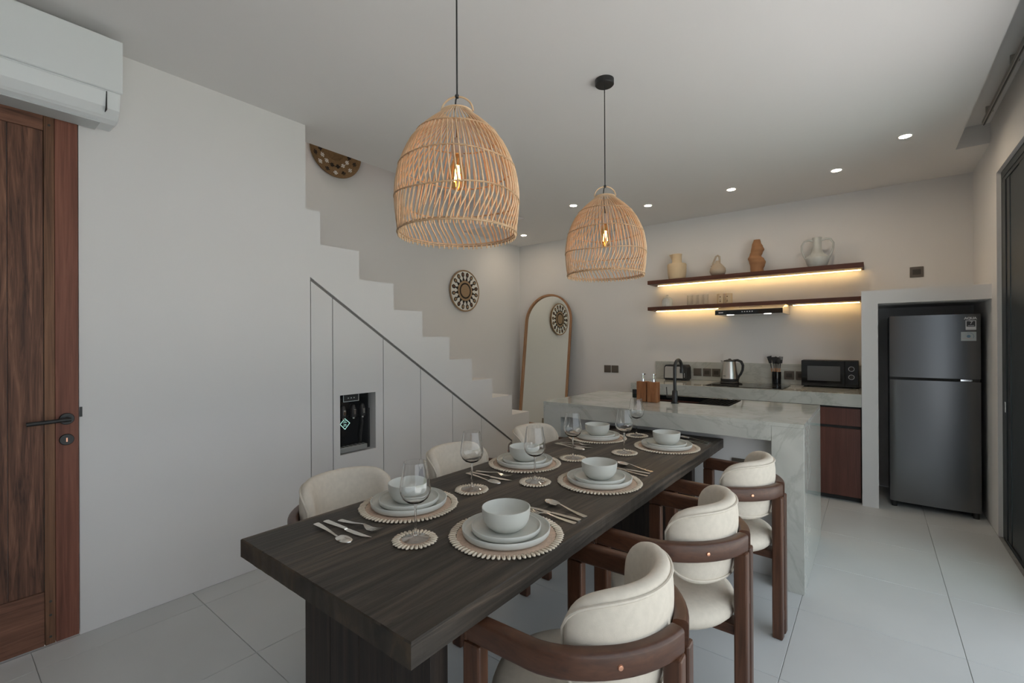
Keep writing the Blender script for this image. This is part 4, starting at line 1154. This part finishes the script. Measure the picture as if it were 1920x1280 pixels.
for k, pts in cut.items():
    left = k[0] == 'L'
    base = 0 if left else math.pi
    w = where[k]
    (sx_, sy_), (kx, kyy), (fx, fy) = pts
    put('spoon', spoon_me, 'polished steel spoon beside the plates, ' + w, 'spoon', (sx_, sy_, ZT + (0.0120 if left else 0.0006)), base + (0.02 if left else -0.20), 'steel spoons', flip=left)
    put('knife', knife_me, 'polished steel table knife beside the plates, ' + w, 'knife', (kx, kyy, ZT + 0.0006), base + (0.05 if left else 0.0), 'steel knives')
    put('fork', fork_me, 'polished steel fork beside the plates, ' + w, 'fork', (fx, fy, ZT + 0.0006), base + (0.12 if left else 0.03), 'steel forks')

# ================================================================== PENDANT LAMPS
prof = [(0.047, 0.428), (0.060, 0.413), (0.085, 0.392), (0.110, 0.370), (0.140, 0.338), (0.163, 0.305), (0.184, 0.262), (0.198, 0.222), (0.207, 0.180), (0.2105, 0.140), (0.2095, 0.095), (0.206, 0.055), (0.201, 0.018), (0.199, -0.006)]
def rad_at(z):
    for (r0, z0), (r1, z1) in zip(prof, prof[1:]):
        if z1 <= z <= z0:
            f = (z - z1) / (z0 - z1); return r1 + (r0 - r1) * f
    return prof[-1][0]
NR = 66
def rib_mesh(seed):
    rnd = random.Random(seed); pts = []; rr = []; jit = rnd.uniform(-0.02, 0.02)
    for i in range(34):
        s = i / 33
        z = 0.428 - 0.434 * s
        r = rad_at(z) + rnd.uniform(-0.0008, 0.0008)
        if z > 0.118:
            q = (0.428 - z) / 0.310; a = 0.16 * (q * q * (3 - 2 * q)) + 0.03 * math.sin(2 * math.pi * q) * q
        else:
            q = (0.118 - z) / 0.124; a = 0.16 - 0.20 * (q * q * (3 - 2 * q))
        a += jit * s
        pts.append((r * math.cos(a), r * math.sin(a), z)); rr.append(0.0020 + 0.0010 * min(1, s * 3))
    return mesh_of(MB().tube(pts, rr, 5), 'rib', M['rattan'], True)
ribs = [rib_mesh(s) for s in range(5)]
def hoop(z, dr, rr, n=96, wob=0.0):
    pts = []
    for i in range(n):
        a = 2 * math.pi * i / n
        zz = z + wob * math.sin(3 * a + z * 20)
        r = rad_at(zz) + dr
        pts.append((r * math.cos(a), r * math.sin(a), zz))
    return MB().tube(pts, rr, 6, closed=True)
def wrap(z, n=92, wob=0.0):
    pts = []
    m = n * 4
    for i in range(m):
        a = 2 * math.pi * i / m
        zz = z + wob * math.sin(3 * a + z * 20)
        q = a * n / 2
        r = rad_at(zz) + 0.0035 * math.cos(q)
        pts.append((r * math.cos(a), r * math.sin(a), zz + 0.0022 * math.sin(q)))
    return MB().tube(pts, 0.0013, 5, closed=True)
def pendant(x, y, z0, lab):
    t = thing('pendant_lamp', lab, 'pendant lamp', (x, y, z0), group='rattan pendant lamps')
    sh = bpy.data.objects.new('shade', None); COL.objects.link(sh); sh.parent = t
    for k in range(NR):
        link('rib', ribs[(k * 7) % 5], sh, None, (0, 0, 2 * math.pi * k / NR))
    for z, wob in ((0.340, 0.002), (0.230, 0.004), (0.118, 0.005)):
        obj('hoop', hoop(z, 0.003, 0.0024, wob=wob), M['rattan2'], sh, smooth=True)
        obj('binding', wrap(z, wob=wob), M['rattan2'], sh, smooth=True)
    obj('rim', hoop(0.006, 0.003, 0.0032), M['rattan2'], sh, smooth=True)
    obj('inner_rim', hoop(0.012, -0.004, 0.0028), M['rattan2'], sh, smooth=True)
    obj('neck_ring', hoop(0.424, 0.002, 0.0030, 48), M['rattan'], sh, smooth=True)
    lp = [(0.047 * math.cos(a), 0.03 * math.cos(a), 0.428 + 0.052 * math.sin(a)) for a in [math.pi * i / 18 for i in range(19)]]
    obj('hanging_loop', MB().tube(lp, 0.0032, 8), M['rattan'], t, smooth=True)
    top = ZC - z0
    obj('cord', MB().tube([(0, 0, top - 0.03), (0, 0, 0.50), (0.0, 0.0, 0.482), (-0.006, 0.0, 0.47), (-0.010, 0, 0.44), (-0.004, 0, 0.40), (0, 0, 0.335)], 0.0028, 8), M['black'], t, smooth=True)
    obj('cord_knot', MB().lathe([(0, 0.473), (0.006, 0.476), (0.008, 0.482), (0.005, 0.488), (0, 0.49)], 12), M['black'], t, smooth=True)
    obj('ceiling_rose', MB().lathe([(0, top - 0.030), (0.046, top - 0.030), (0.050, top - 0.026), (0.050, top - 0.0005), (0, top - 0.0005)], 36), M['black'], t, smooth=True, sharp=40)
    obj('socket', MB().lathe([(0, 0.335), (0.016, 0.333), (0.021, 0.315), (0.021, 0.278), (0, 0.278)], 24), M['steel'], t, smooth=True)
    bu = obj('bulb', MB().lathe([(0, 0.2775), (0.013, 0.2775), (0.016, 0.262), (0.026, 0.235), (0.031, 0.205), (0.029, 0.178), (0.018, 0.160), (0, 0.154), (0, 0.1555), (0.017, 0.1615), (0.0278, 0.179), (0.0296, 0.205), (0.0248, 0.2345), (0.0148, 0.262), (0.0118, 0.2765), (0, 0.2765)], 32), M['bulbg'], t, smooth=True)
    fm_ = MB()
    for k in range(4):
        a0 = k * math.pi / 2 + 0.4
        fm_.tube([(0.005 * math.cos(a0), 0.005 * math.sin(a0), 0.243), (0.011 * math.cos(a0), 0.011 * math.sin(a0), 0.188)], 0.0013, 6)
    obj('filament', fm_, M['filament'], bu)
    return t
pendant(-1.127, 1.135, 1.700, 'larger looking woven rattan pendant lamp, hanging nearest the camera')
pendant(-1.128, 2.250, 1.683, 'woven rattan pendant lamp hanging toward the island')

# recessed downlights
for x, y, lab in ((0.177, 4.158, 'round downlight nearest the curtain trough'), (-0.235, 4.633, 'round downlight second from the curtain trough'), (-1.029, 4.604, 'round downlight over the cooker hood'),
                  (-1.823, 4.603, 'round downlight just right of the far pendant lamp top'), (-2.422, 4.117, 'round downlight left of the far pendant lamp'), (-3.608, 4.856, 'round downlight in the corner above the mirror')):
    t = thing('downlight', lab, 'downlight', (x, y, ZC), group='recessed ceiling downlights')
    obj('trim_ring', MB().lathe([(0.034, -0.0005), (0.034, -0.004), (0.044, -0.003), (0.046, -0.0005)], 32, closed=True), M['white'], t, smooth=True)
    obj('lens', MB().lathe([(0, -0.0006), (0.034, -0.0006), (0.034, -0.0018), (0, -0.0018)], 32), M['spot'], t)
